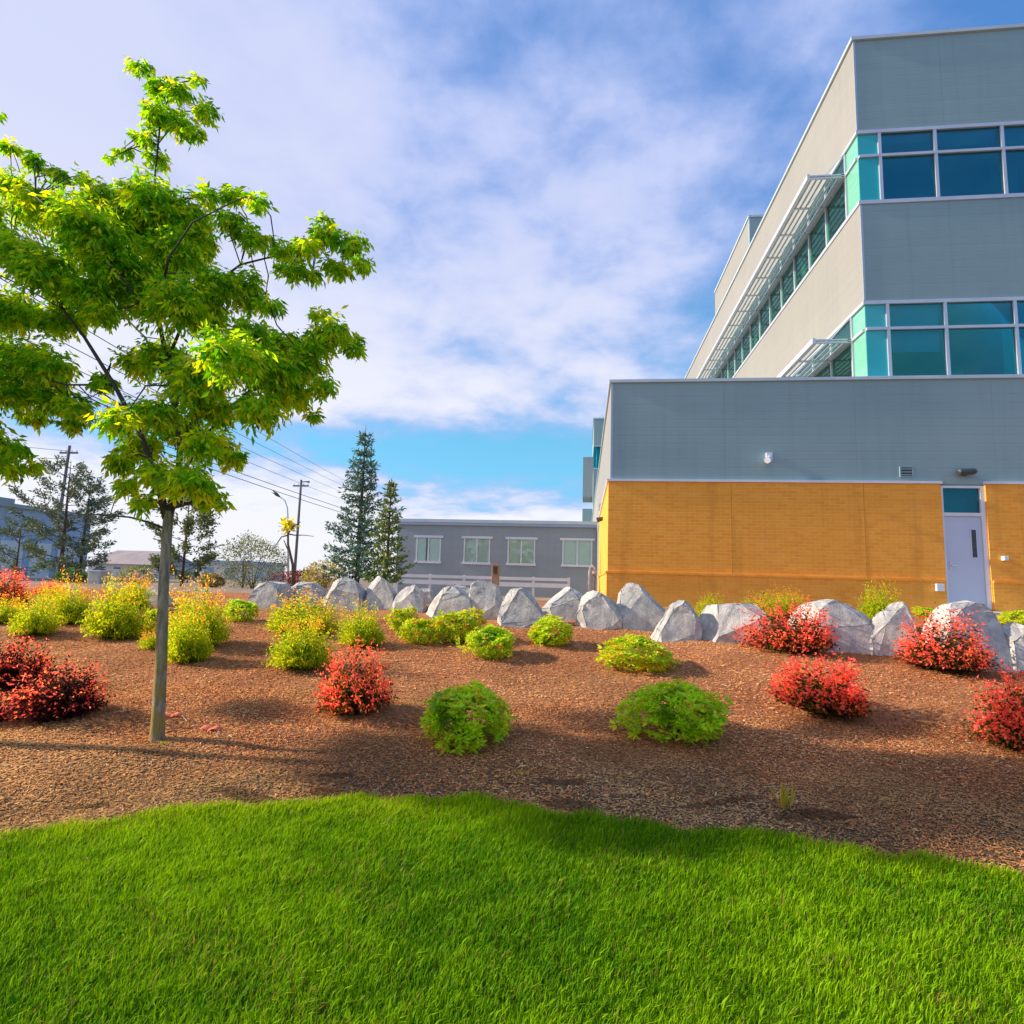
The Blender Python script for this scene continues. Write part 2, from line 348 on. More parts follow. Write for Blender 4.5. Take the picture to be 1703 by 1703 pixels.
# ---- grass blades
def grass(n, x0, x1, y0, y1, hmul, wmul):
    x = rng.uniform(x0, x1, n); y = rng.uniform(y0, y1, n); k = y < edge_y(x)+rng.normal(0, .025, n); x = x[k]; y = y[k]; n = len(x)
    tuft = np.sin(x*9.3+2*np.sin(y*7.7))*np.sin(y*8.9+1.7*np.sin(x*6.1)); patch = np.sin(x*2.1+.8*np.sin(y*1.9))*np.sin(y*2.4+1)
    h = hmul*(.036+.014*rng.random(n)+.008*tuft)*(1+.25*rng.normal(size=n)).clip(.4, 1.8)
    az = 2*np.pi*rng.random(n); lean = np.abs(rng.normal(0, .35, n))+.08
    wind = np.stack([np.full(n, .25), np.full(n, .05)], 1)
    d = np.stack([np.cos(az), np.sin(az)], 1)*lean[:, None]+wind*.6
    B = np.stack([x, y, zg(x, y)+.006], 1); sd = np.stack([-np.sin(az), np.cos(az), np.zeros(n)], 1)
    w = wmul*(.0016+.0011*rng.random(n))[:, None]
    M_ = B + np.concatenate([d*h[:, None]*.35, h[:, None]*.6], 1); T = B + np.concatenate([d*h[:, None]*1.05, h[:, None]*(.98-.25*lean[:, None])], 1)
    V = np.stack([B-sd*w, B+sd*w, M_+sd*w*.8, M_-sd*w*.8, T], 1)
    b = np.arange(n)[:, None]*5
    tri = np.concatenate([b+np.array([[0, 1, 2]]), b+np.array([[0, 2, 3]]), b+np.array([[3, 2, 4]])], 0)
    mixv = np.clip(.5+.25*tuft+.38*patch+.2*np.sin(x*.9+.6)*np.sin(y*1.3)+rng.normal(0, .3, n), 0, 1)[:, None]
    col = np.array([.08, .24, .003])*(1-mixv)+np.array([.29, .50, .004])*mixv
    far_ = np.clip(1-(edge_y(x)-y)/.5, 0, 1)[:, None]; col = col*(1+.35*far_*np.array([1.5, .6, 0]))
    dry = rng.random(n) < .04+.08*(np.sin(x*3.3+1.9*np.sin(y*2.7))*np.sin(y*4.1+x) > .62)
    col[dry] = np.array([.30, .22, .06])*(.6+.6*rng.random((dry.sum(), 1)))
    return V.reshape(-1, 3), tri, np.repeat(col, 5, 0)
parts = [grass(520000, -4.4, 4.6, 1.3, 4.6, 1, 1), grass(60000, -9, 9.5, -2.0, 4.6, 1.1, 2.2)]
off = 0; Vs = []; Ts = []; Cs = []
for a, b, c in parts: Vs.append(a); Ts.append(b+off); Cs.append(c); off += len(a)
o = link(bpy.data.objects.new('grass', np_mesh('grass', np.concatenate(Vs), np.concatenate(Ts), 'grass_blade', np.concatenate(Cs))))
tag(o, 'short mown green lawn grass in front of the mulch bed', 'grass', kind='stuff')

# ---- bark mulch chips
def chips(n, x0, x1, y0, y1, s):
    x = rng.uniform(x0, x1, n); y = rng.uniform(y0, y1, n); k = y > edge_y(x)-.03; x = x[k]; y = y[k]; n = len(x)
    L = s*(.006+.020*rng.random(n)**3)[:, None]; w = s*(.0025+.0035*rng.random(n)**2)[:, None]
    D = rng.normal(size=(n, 3)); D[:, 2] *= .16; D = unit(D); S = unit(np.cross(D, np.array([0, 0, 1.])+.3*rng.normal(size=(n, 3)))); U = np.cross(S, D)
    C = np.stack([x, y, zm(x, y)+.004+s*.007*rng.random(n)], 1)
    V = np.stack([C-D*L-S*w, C-D*L+S*w, C+D*L*.9+S*w*.7, C+D*L-S*w*.6, C+U*w*.9], 1)
    b = np.arange(n)[:, None]*5
    tri = np.concatenate([b+np.array([q]) for q in ([0, 1, 4], [1, 2, 4], [2, 3, 4], [3, 0, 4])], 0)
    c = pal([(.60, .26, .12), (.48, .20, .09), (.34, .15, .08), (.66, .38, .20), (.74, .54, .36), (.2, .11, .07)], n, [.34, .28, .14, .15, .04, .05], .18)
    age = np.clip((1.2-(y-edge_y(x))+.5*np.sin(x*2.2)+.4*np.sin(y*3+x))/1.6, 0, 1)*(rng.random(n)+.25 > .45)
    g = pal([(.34, .24, .14), (.46, .34, .19), (.17, .125, .085), (.58, .44, .22)], n, [.35, .32, .2, .13], .2)
    c = c*(1-.85*age[:, None])+g*.85*age[:, None]
    damp = np.clip(.5+.9*np.sin(x*1.3+1.7*np.sin(y*1.1))*np.sin(y*1.9+.8*np.sin(x*1.7))+.35*np.sin(x*6.1+y*2)*np.sin(y*7.3), 0, 1)
    litter = (rng.random(n) < .05*np.exp(-((x+.3)/1.1)**2)*((y-edge_y(x)) < .7)+.004); c[litter] = pal([(.80, .36, .05), (.75, .48, .08), (.62, .22, .06)], litter.sum())  # scattered orange fallen leaf litter, mostly near the lawn edge
    clod = (np.sin(x*4.3+2*np.sin(y*5.1))*np.sin(y*9.7+1.3*np.sin(x*3.3)) > .55)*((y-edge_y(x)) < .55)
    tan_ = np.clip(np.sin(x*.9+2.1+1.2*np.sin(y*1.4))*np.sin(y*1.1+.5)+.3*np.sin(x*3.7)*np.sin(y*4.3)-.15, 0, .6)[:, None]; c = c*(1-tan_)+np.array([.68, .42, .20])*(.7+.5*rng.random((n, 1)))*tan_
    c = np.minimum(c*1.22*(1-.36*damp[:, None])*(1-.6*clod[:, None])*np.array([1.08, .94, .74]), .9)
    return V.reshape(-1, 3), tri, np.repeat(c, 5, 0)
parts = [chips(190000, -5.5, 5.5, 2.6, 6.2, 1.0), chips(120000, -9, 10, 5.8, 10.5, 1.2), chips(14000, -12, 11, 10, 14, 1.5)]
off = 0; Vs = []; Ts = []; Cs = []
for a, b, c in parts: Vs.append(a); Ts.append(b+off); Cs.append(c); off += len(a)
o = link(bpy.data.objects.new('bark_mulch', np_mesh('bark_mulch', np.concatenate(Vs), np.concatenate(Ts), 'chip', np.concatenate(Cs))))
tag(o, 'loose reddish brown bark chips covering the planted bank', 'mulch', kind='stuff')

# ================================================================== MAIN BUILDING
D1 = 14.9                                   # front of the low wing
D2 = D1+.42                                 # front of the upper floors
XW = onY(1016, 700, D1)[0]                  # left face of the low wing (metal)
ZB = 1.0                                    # wall foot
Z_BAND = onY(1013, 801, D1)[2]; Z_ROOF1 = onY(1016, 637, D1)[2]; Z_LEDGE = onY(1010, 953, D1)[2]
X_R = 26.0; Y_FAR = 53.0
bld = thing('office_building', (XW, D1, ZB), 'large grey and orange brick building with stepped upper floors and teal window bands', 'building')
OFF = (XW, D1, ZB)
def bbox(name, a, b, mat, parent=bld, bevel=0): return box(name, a, b, mat, parent, OFF, bevel)
def mbb(mb, name, mat, parent=bld, smooth=False): return mb.build(name, mat, parent, smooth, OFF)
dl, dr = onY(1570, 940, D1)[0], onY(1645, 940, D1)[0]
z_door0 = onY(1575, 1012, D1)[2]; z_door1 = onY(1569, 858, D1)[2]; z_tr1 = onY(1568, 808, D1)[2]
PB = .05                                    # brick stands proud of the metal above
bw = MB()
bw.box((XW-PB, D1-PB, ZB-.4), (dl, D1+.25, Z_BAND)); bw.box((dr, D1-PB, ZB-.4), (X_R, D1+.25, Z_BAND))
bw.box((XW-PB, D1+.25, ZB-.4), (XW+.25, 23.4, Z_BAND))
mbb(bw, 'brick_wall', 'brick')
base = MB(); lp = .075
base.box((XW-lp, D1-lp, ZB-.39), (dl-.02, D1-PB+.002, Z_LEDGE)); base.box((dr+.02, D1-lp, ZB-.39), (X_R-.01, D1-PB+.002, Z_LEDGE))
base.box((XW-lp, D1-PB+.002, ZB-.39), (XW-PB+.002, 23.39, Z_LEDGE))
mbb(base, 'base_course', 'brick')
sh = MB(); sh.box((XW-.10, D1-.10, Z_LEDGE), (dl-.02, D1-PB-.001, Z_LEDGE+.05)); sh.box((dr+.02, D1-.10, Z_LEDGE), (X_R-.01, D1-PB-.001, Z_LEDGE+.05)); sh.box((XW-.10, D1-PB-.001, Z_LEDGE), (XW-PB-.001, 23.38, Z_LEDGE+.05))
mbb(sh, 'ledge_course', 'brick')
for uu in (1216, 1437):                     # control joints
    xj = onY(uu, 880, D1)[0]; bbox('control_joint', (xj-.009, D1-PB-.002, Z_LEDGE+.052), (xj+.009, D1-PB+.01, Z_BAND-.02), 'joint')
fl = MB(); fl.box((XW-.09, D1-.09, Z_BAND+.002), (dl+.02, D1+.0, Z_BAND+.06)); fl.box((dr-.02, D1-.09, Z_BAND+.002), (X_R, D1, Z_BAND+.06)); fl.box((XW-.09, D1+.001, Z_BAND+.002), (XW, 23.4, Z_BAND+.06))
mbb(fl, 'flashing', 'trim_white')
mt = MB(); mt.box((XW+.02, D1, Z_BAND+.003), (X_R, D1+.24, Z_ROOF1)); mt.box((dl, D1+.02, z_tr1+.0), (dr, D1+.24, Z_BAND+.003))
mbb(mt, 'metal_cladding', 'siding_gray')
mt = MB(); mt.box((XW, D1+.004, Z_BAND+.062), (XW+.0195, D1+.24, Z_ROOF1-.002)); mt.box((XW, D1+.24, Z_BAND+.003), (XW+.24, Y_FAR, Z_ROOF1-.002)); mt.box((XW+.02, 23.4, ZB-.4), (XW+.24, Y_FAR, Z_BAND+.003))
mbb(mt, 'side_cladding', 'siding_cream')
bbox('corner_trim', (XW-.003, D1-.012, Z_BAND+.062), (XW+.05, D1+.0025, Z_ROOF1-.002), 'warehouse')
rf = MB(); rf.box((XW+.2, D1+.2, Z_ROOF1-.25), (X_R, Y_FAR, Z_ROOF1-.15)); mbb(rf, 'flat_roof', 'roof_felt')
cpg = MB(); cpg.box((XW-.05, D1-.05, Z_ROOF1), (X_R, D1+.3, Z_ROOF1+.075)); cpg.box((XW-.05, D1+.3, Z_ROOF1), (XW+.3, Y_FAR, Z_ROOF1+.075)); mbb(cpg, 'roof_coping', 'coping')
# door
z0 = z_door0; fr = MB(); ft = .06
fr.box((dl, D1-.01, z0), (dl+ft, D1+.12, z_tr1)); fr.box((dr-ft*1.6, D1-.01, z0), (dr, D1+.12, z_tr1)); fr.box((dl+ft, D1-.01, z_door1), (dr-ft*1.6, D1+.12, z_door1+.08)); fr.box((dl+ft, D1-.01, z_tr1-.05), (dr-ft*1.6, D1+.12, z_tr1))
dof = mbb(fr, 'door_frame', 'trim_white')
MB().box((dl+ft, D1+.05, z_door1+.08), (dr-ft*1.6, D1+.06, z_tr1-.05)).build('pane', 'glass_teal', dof, False, OFF)
door = bbox('door', (dl+ft+.004, D1+.02, z0+.01), (dr-ft*1.6-.004, D1+.065, z_door1-.004), 'door_paint')
vx = onY(1621, 905, D1)[0]; vz0, vz1 = onY(1622, 927, D1)[2], onY(1618, 881, D1)[2]
fm = MB()
for a, b in (((vx-.08, vz0-.03), (vx-.05, vz1+.03)), ((vx+.05, vz0-.03), (vx+.08, vz1+.03)), ((vx-.05, vz0-.03), (vx+.05, vz0)), ((vx-.05, vz1), (vx+.05, vz1+.03))): fm.box((a[0], D1+.012, a[1]), (b[0], D1+.02, b[1]))
mbb(fm, 'vision_frame', 'door_paint', door)
bbox('vision_pane', (vx-.05, D1+.014, vz0), (vx+.05, D1+.018, vz1), 'dark_metal', door)
hd = MB(); hx = dl+ft+.1; hz = z0+.98; hd.box((hx-.03, D1+.008, hz-.1), (hx+.03, D1+.019, hz+.1)); hd.tube([(hx, D1-.04, hz), (hx, D1+.01, hz)], .011); hd.tube([(hx, D1-.04, hz), (hx+.11, D1-.04, hz)], .011); mbb(hd, 'handle', 'aluminium', door)
bbox('interior_backing', (dl-.3, D1+1.6, ZB), (dr+.3, D1+1.7, Z_BAND+.4), 'interior_wall')
# wall fittings
P = onY(1277, 763, D1); cmb = MB(); cmb.box((P[0]-.05, D1-.07, P[2]+.02), (P[0]+.09, D1+.002, P[2]+.14)); cmb.tube([(P[0]+.02, D1-.06, P[2]+.04), (P[0]-.0, D1-.16, P[2]-.0)], .028)
cam_o = mbb(cmb, 'security_camera', 'trim_white')
lens = MB(); lens.tube([(P[0]+.03, D1-.07, P[2]-.02), (P[0]-.10, D1-.3, P[2]-.10)], [.075, .075], 12); mbb(lens, 'camera_housing', 'trim_white', cam_o)
P = onY(1507, 785, D1); vm = MB()
vm.box((P[0]-.15, D1-.03, P[2]-.13), (P[0]-.125, D1+.0, P[2]+.13)); vm.box((P[0]+.125, D1-.03, P[2]-.13), (P[0]+.15, D1+.0, P[2]+.13)); vm.box((P[0]-.125, D1-.03, P[2]+.105), (P[0]+.125, D1+.0, P[2]+.13)); vm.box((P[0]-.125, D1-.03, P[2]-.13), (P[0]+.125, D1+.0, P[2]-.105))
vo = mbb(vm, 'vent', 'siding_gray'); bbox('vent_opening', (P[0]-.125, D1-.004, P[2]-.105), (P[0]+.125, D1-.001, P[2]+.105), 'dark_metal', vo)
for k in range(3): bbox('slat', (P[0]-.125, D1-.028, P[2]-.085+.07*k), (P[0]+.125, D1-.008, P[2]-.06+.07*k), 'siding_gray', vo)
P = onY(1602, 787, D1); lm = MB(); lm.box((P[0]-.05, D1-.05, P[2]-.06), (P[0]+.05, D1, P[2]+.06)); wl = mbb(lm, 'wall_light', 'dark_metal')
hm = MB(); hm.tube([(P[0]-.2, D1-.14, P[2]-.01), (P[0]-.17, D1-.14, P[2]+.0), (P[0]+.15, D1-.14, P[2]+.02), (P[0]+.2, D1-.14, P[2]+.03)], [.05, .085, .075, .04], 10); mbb(hm, 'lamp_head', 'dark_metal', wl)
for uu, vv, s_ in ((1558, 977, .085), (1666, 929, .05)):
    P = onY(uu, vv, D1); bbox('junction_box', (P[0]-s_, D1-.16, P[2]-s_), (P[0]+s_, D1-.051, P[2]+s_), 'trim_white', bevel=.01)
P = onX(1002, 790, XW); bbox('side_sensor', (XW-.14, P[1]-.1, Z_BAND+.1), (XW, P[1]+.1, Z_BAND+.35), 'trim_white')
ys_ = 19.0; sm_ = MB(); sm_.tube([(XW-.24, ys_, 3.5), (XW-.04, ys_, 3.56)], [.09, .06], 10); mbb(sm_, 'side_lamp', 'dark_metal')

# ---- upper floors
X0 = onY(1430, 340, D2)[0]
Z_TOP = onY(1417.6, 69, D2)[2]
zb = [(onY(1428, 338, D2)[2], onY(1422, 219.6, D2)[2], onY(1426, 260.5, D2)[2]), (onY(1441, 630, D2)[2], onY(1435.6, 502.3, D2)[2], onY(1437, 547, D2)[2])]
TH = .28
fw = MB()                                   # front spandrels
for a, b in ((zb[0][1], Z_TOP), (zb[1][1], zb[0][0]), (ZB, zb[1][0])):
    fw.box((X0+.02, D2, a), (X_R, D2+TH, b))
mbb(fw, 'upper_cladding', 'siding_gray')
sw = MB()
for a, b in ((zb[0][1], Z_TOP-.002), (zb[1][1], zb[0][0]), (ZB, zb[1][0])):
    sw.box((X0, D2+.004, a), (X0+.0195, D2+TH, b)); sw.box((X0, D2+TH, a), (X0+TH, Y_FAR, b))
mbb(sw, 'upper_side_cladding', 'siding_cream')
for a, b in ((zb[0][1]+.05, Z_TOP), (zb[1][1]+.05, zb[0][0]-.05)): bbox('upper_corner_trim', (X0-.003, D2-.012, a), (X0+.05, D2+.0025, b-.002), 'warehouse')
cpg = MB(); cpg.box((X0-.06, D2-.06, Z_TOP), (X_R, D2+.34, Z_TOP+.09)); cpg.box((X0-.06, D2+.34, Z_TOP), (X0+.34, Y_FAR, Z_TOP+.09)); mbb(cpg, 'upper_roof_coping', 'coping')
bbox('upper_roof', (X0+.2, D2+.2, Z_TOP-.5), (X_R, Y_FAR, Z_TOP-.4), 'roof_felt')
slab = MB()
for (a, b, c_) in zb:
    slab.box((X0+TH, D2+TH, b+.02), (X_R, Y_FAR, b+.14)); 
mbb(slab, 'ceiling', 'interior_wall')
slab = MB()
for (a, b, c_) in zb: slab.box((X0+TH, D2+TH, a-.75), (X_R, Y_FAR, a-.6))
mbb(slab, 'floor_slab', 'carpet')
core = MB()
for (a, b, c_) in zb: core.box((X0+5.2, D2+5.0, a-.6), (X_R, Y_FAR, b+.02))
for (a, b, c_) in zb:
    core.box((X0+10.5, D2+TH+.3, a-.6), (X0+10.6, D2+5.0, b+.02))
    core.box((X0+TH+.3, D2+14, a-.6), (X0+5.2, D2+14.1, b+.02))
mbb(core, 'interior_partition', 'interior_wall')
for (a, b, c_) in zb:
    for cx in (X0+4.1, X0+8.3, X0+12.5): bbox('interior_column', (cx-.2, D2+.75, a-.6), (cx+.2, D2+1.15, b+.02), 'interior_wall')
    for cyy in (D2+6, D2+12, D2+18, D2+24): bbox('interior_column', (X0+.7, cyy-.2, a-.6), (X0+1.1, cyy+.2, b+.02), 'interior_wall')
# desks and blinds seen as vague shapes behind the glass
for (a, b, c_) in zb:
    for kx in (2.1, 5.3, 9.2): bbox('desk', (X0+kx, D2+1.4, a-.6), (X0+kx+1.5, D2+2.1, a+.18), 'timber')
xm = [onY(1461.5, 217.6, D2)[0], onY(1553.5, 211.6, D2)[0], onY(1665, 205.6, D2)[0]]
sx = xm[2]-xm[1]
while xm[-1]+sx < X_R: xm.append(xm[-1]+sx)
SIDE_PX = [(1408.6, 355.8), (1381, 395), (1349, 439), (1322, 477)]
ym = [float(onX(*p, X0)[1]) for p in SIDE_PX]
print('side mullions', ym, 'xm', xm, 'X0', X0, 'Ztop', Z_TOP, 'bands', zb, 'D2', D2)
syp = (ym[-1]-ym[0])/3
ym = [ym[0]]
while ym[-1]+syp < Y_FAR-1: ym.append(ym[-1]+syp)
fwid = .075
for bi, (a, b, c_) in enumerate(zb):
    fm = MB(); yo = D2-.03; yi = D2+.09
    fm.box((X0-.03, yo, a-.04), (X_R, yi, a+.06)); fm.box((X0-.03, yo, b-.07), (X_R, yi, b+.02))
    fm.box((X0+.03, yo+.004, c_-.035), (X_R, yi-.004, c_+.035))
    for x in xm: fm.box((x-fwid/2, yo+.008, a+.06), (x+fwid/2, yi-.008, b-.07))
    fo = mbb(fm, 'window_frame', 'aluminium')
    xs_ = [X0+.03]+xm+[X_R]
    for k in range(len(xs_)-1):
        for lo, hi in ((a+.06, c_-.035), (c_+.035, b-.07)):
            MB().box((xs_[k]+(fwid/2 if k else 0), D2+.025, lo), (xs_[k+1]-fwid/2, D2+.035, hi)).build('pane', 'glass_teal' if k else 'corner_pane_teal', fo, False, OFF)
    fm = MB(); xo = X0-.03; xi = X0+.09
    y_s = D2+.09
    fm.box((xo, y_s, a-.04), (xi, Y_FAR, a+.06)); fm.box((xo, y_s, b-.07), (xi, Y_FAR, b+.02)); fm.box((xo+.004, y_s, c_-.035), (xi-.004, Y_FAR, c_+.035))
    for y in ym: fm.box((xo+.008, y-fwid/2, a+.06), (xi-.008, y+fwid/2, b-.07))
    fo = mbb(fm, 'side_window_frame', 'aluminium')
    ys2 = [D2+.03]+ym+[Y_FAR]
    for k in range(len(ys2)-1):
        for lo, hi in ((a+.06, c_-.035), (c_+.035, b-.07)):
            MB().box((X0+.025, ys2[k]+(fwid/2 if k else .01), lo), (X0+.035, ys2[k+1]-fwid/2, hi)).build('pane', 'glass_green' if k else 'corner_pane_green', fo, False, OFF)
    # sunshade of horizontal blades on brackets
    zs = c_+.0; y0s = ym[0]-.02; y1s = Y_FAR-6; pr = 1.0
    rail = MB().box((X0-pr, y0s, zs-.06), (X0-pr+.07, y1s, zs+.09)); so_ = mbb(rail, 'sunshade', 'aluminium')
    MB().box((X0-.12, y0s, zs-.04), (X0-.04, y1s, zs+.04)).build('wall_rail', 'aluminium', so_, False, OFF)
    nb = 6
    for k in range(nb):
        xb = X0-pr+.14+(pr-.28)*k/(nb-1)
        bm_ = MB(); n0 = len(bm_.v); bm_.box((xb-.036, y0s+.03, zs-.008), (xb+.036, y1s-.02, zs+.008))
        bm_.v = [(vx_, vy_, vz_+(vx_-xb)*.35) for vx_, vy_, vz_ in bm_.v]
        bm_.build('blade', 'aluminium', so_, False, OFF)
    for y in [y0s+.03]+ym[1:]:
        if y < y1s:
            bk = MB().box((X0-pr+.071, y-.03, zs-.055), (X0-.03, y+.03, zs-.014)); bk.box((X0-pr+.071, y-.03, zs+.014), (X0-.03, y+.03, zs+.055)) if y == y0s+.03 else None
            bk.tube([(X0-pr*.55, y, zs+.03), (X0-.02, y, b-.05)], .018, 6)
            bk.build('bracket', 'aluminium', so_, False, OFF)
for (a, b, c_) in zb:
    for k in range(len(xm)-1):
        f_ = (.18, .5, .0, .28, .1, .36, .6)[(k*3+int(a)) % 7]
        if f_: bbox('roller_blind', (xm[k]+.08, D2+.16, b-.07-(b-a)*f_), (xm[k+1]-.08, D2+.17, b-.06), 'curtain')
# raised roof screen further along
xr = X0+.25
Pa = onX(1246, 362, xr); Pb = onX(1189, 486, xr)
bbox('roof_screen_front', (xr, Pa[1], Z_TOP-.3), (X_R-8, Pa[1]+.2, Pa[2]), 'siding_gray'); bbox('roof_screen_side', (xr, Pa[1]+.2, Z_TOP-.3), (xr+.2, Pb[1], Pa[2]), 'siding_cream')
bbox('roof_screen_coping', (xr-.05, Pa[1]-.05, Pa[2]+.001), (X_R-8, Pb[1], Pa[2]+.1), 'coping')
# far cross wing
xf = onY(987.5, 740, Y_FAR)[0]; zf = [onY(990, v_, Y_FAR)[2] for v_ in (697, 741, 780, 803)]
fwm = MB(); fwm.box((xf, Y_FAR, zf[1]), (X0+2, Y_FAR+10, zf[0])); fwm.box((xf, Y_FAR, .5), (X0+2, Y_FAR+10, zf[2])); fwm.box((xf+.3, Y_FAR+.3, zf[2]), (X0+2, Y_FAR+9.7, zf[1])); mbb(fwm, 'cross_wing_wall', 'siding_gray')
bbox('cross_wing_coping', (xf-.08, Y_FAR-.08, zf[0]+.001), (X0+2, Y_FAR+10, zf[0]+.12), 'coping')
fo = mbb(MB().box((xf, Y_FAR-.02, zf[1]-.08), (X0, Y_FAR+.1, zf[1])).box((xf, Y_FAR-.02, zf[2]), (X0, Y_FAR+.1, zf[2]+.08)), 'cross_wing_window', 'aluminium')
MB().box((xf, Y_FAR+.05, zf[2]+.08), (X0, Y_FAR+.07, zf[1]-.08)).build('pane', 'glass_teal', fo, False, OFF)
xb0 = onY(969.5, 790, Y_FAR+3)[0]; bz = [onY(975, v_, Y_FAR+3)[2] for v_ in (760, 826, 846)]
bbox('projecting_bay', (xb0, Y_FAR+3, bz[1]), (xf+.1, Y_FAR+7, bz[0]), 'siding_modular'); bbox('lower_bay', (xb0, Y_FAR+3, .5), (xf+.1, Y_FAR+7, bz[2]), 'siding_gray')
bbox('door_slab', (dl-.6, D1-1.3, zg(9, 13.6)-.1), (dr+.6, D1-.076, z_door0-.03), 'concrete')

# ================================================================== MODULAR BUILDING
YM = 30.0
mx0 = onY(660.5, 900, YM)[0]; mz0 = float(zg(0, YM)); mz1 = onY(800, 870, YM)[2]; mx1 = XW+.02
mod = thing('modular_building', (mx0, YM, mz0), 'low flat roofed grey modular building with four sliding windows', 'building')
MO = (mx0, YM, mz0)
wins = [(692, 733), (771, 815), (844, 890), (935, 985)]
wz0, wz1 = onY(800, 935, YM)[2], onY(800, 896, YM)[2]
wx = [(onY(a, 915, YM)[0], onY(b, 915, YM)[0]) for a, b in wins]
wm = MB(); wm.box((mx0, YM, mz0-.1), (mx1, YM+.15, wz0)); wm.box((mx0, YM, wz1), (mx1, YM+.15, mz1)); px_ = mx0
for a, b in wx: wm.box((px_, YM, wz0), (a, YM+.15, wz1)); px_ = b
wm.box((px_, YM, wz0), (mx1, YM+.15, wz1)); wm.box((mx0, YM+.15, mz0-.1), (mx0+.15, YM+9, mz1)); wm.box((mx0, YM+9, mz0-.1), (mx1, YM+9.15, mz1))
wm.build('wall', 'siding_modular', mod, False, MO)
box('roof', (mx0-.12, YM-.15, mz1), (mx1, YM+9.3, mz1+.16), 'coping', mod, MO); box('fascia', (mx0-.1, YM-.12, mz1-.14), (mx1, YM-.001, mz1-.001), 'warehouse', mod, MO)
box('interior', (mx0+.3, YM+2.5, mz0), (mx1, YM+2.6, mz1-.1), 'interior_wall', mod, MO)
for k, (a, b) in enumerate(wx):
    wmb = MB(); tk = .07
    wmb.box((a-.12, YM-.06, wz1), (b+.12, YM+.0, wz1+.12)); wmb.box((a-.05, YM-.06, wz0-.12), (b+.05, YM, wz0))
    wmb.box((a, YM-.02, wz0), (a+tk, YM+.1, wz1)); wmb.box((b-tk, YM-.02, wz0), (b, YM+.1, wz1)); m_ = (a+b)/2; wmb.box((m_-tk/2, YM-.02, wz0), (m_+tk/2, YM+.1, wz1))
    w_ = wmb.build('window', 'trim_white', mod, False, MO)
    for l_, r_ in ((a+tk, m_-tk/2), (m_+tk/2, b-tk)): box('pane', (l_, YM+.04, wz0), (r_, YM+.05, wz1), 'glass_clear', w_, MO)
    if k == 0: box('curtain', (a+tk, YM+.07, wz0), (a+(b-a)*.38, YM+.09, wz1), 'curtain', w_, MO); box('curtain', (m_+.05, YM+.07, wz0), (b-tk, YM+.09, wz1), 'curtain', w_, MO)
    else: box('curtain', (a+tk, YM+.07, wz0), (b-tk, YM+.09, wz1), 'curtain', w_, MO)
# white rail fence before it
YF = 27.0; rx0, rx1 = onY(657, 965, YF)[0], onY(948, 970, YF)[0]; gz = float(zg(0, YF))
fen = thing('rail_fence', (rx0, YF, gz), 'low white two rail fence running along the modular building', 'fence')
for va, vb in ((958, 963), (967, 974)):
    za, zb_ = onY(800, va, YF)[2], onY(800, vb, YF)[2]; box('rail', (rx0, YF-.04, zb_), (rx1, YF, za), 'trim_white', fen, (rx0, YF, gz))
zt = onY(800, 957, YF)[2]
for k in range(6):
    xx = rx0+.06+(rx1-rx0-.12)*k/5; box('post', (xx-.06, YF+.001, gz-.2), (xx+.06, YF+.1, zt), 'trim_white', fen, (rx0, YF, gz))

# ================================================================== SMALL THINGS
P = ground_at(822, 1003); Pz = float(zg(P[0], P[1])); k = mpp(P); zt = onY(822, 936, P[1])[2]
wp = thing('wooden_post', (P[0], P[1], Pz), 'weathered wooden post standing behind the pale boulders', 'post')
MB().box((P[0]-6*k, P[1], Pz-.2), (P[0]+6*k, P[1]+.16, zt-.03)).build('shaft', 'timber', wp, False, (P[0], P[1], Pz), .012)
MB().box((P[0]-4*k, P[1]+.03, zt-.03), (P[0]+4*k, P[1]+.13, zt)).build('cap', 'timber', wp, False, (P[0], P[1], Pz), .01)
box('face_board', (P[0]-3*k, P[1]-.03, zt-.25), (P[0]+3*k, P[1]-.001, zt-.08), 'bark_dark', wp, (P[0], P[1], Pz))
yp = 21.5; P = onY(985, 960, yp); gz = float(zg(P[0], yp)); zt = onY(987, 941, yp)[2]
gp = thing('gas_riser', (P[0], yp, gz), 'pale gooseneck utility pipe beside the sunlit brick corner', 'pipe')
mb = MB(); x_ = onY(979.5, 970, yp)[0]; x2_ = onY(988, 970, yp)[0]
mb.tube([(x_, yp, gz-.1), (x_, yp, zt-.25), (x_+.03, yp, zt-.08), ((x_+x2_)/2, yp, zt), (x2_, yp, zt-.08), (x2_, yp, zt-.2)], .035, 8); mb.build('pipe', 'trim_white', gp, True, (P[0], yp, gz))
MB().tube([(x2_, yp, zt-.17), (x2_, yp, zt-.33)], [.075, .085], 10).build('regulator', 'aluminium', gp, True, (P[0], yp, gz)); MB().tube([(x2_, yp, zt-.33), (x2_, yp, gz-.1)], .045, 8).build('riser', 'roof_felt', gp, True, (P[0], yp, gz))
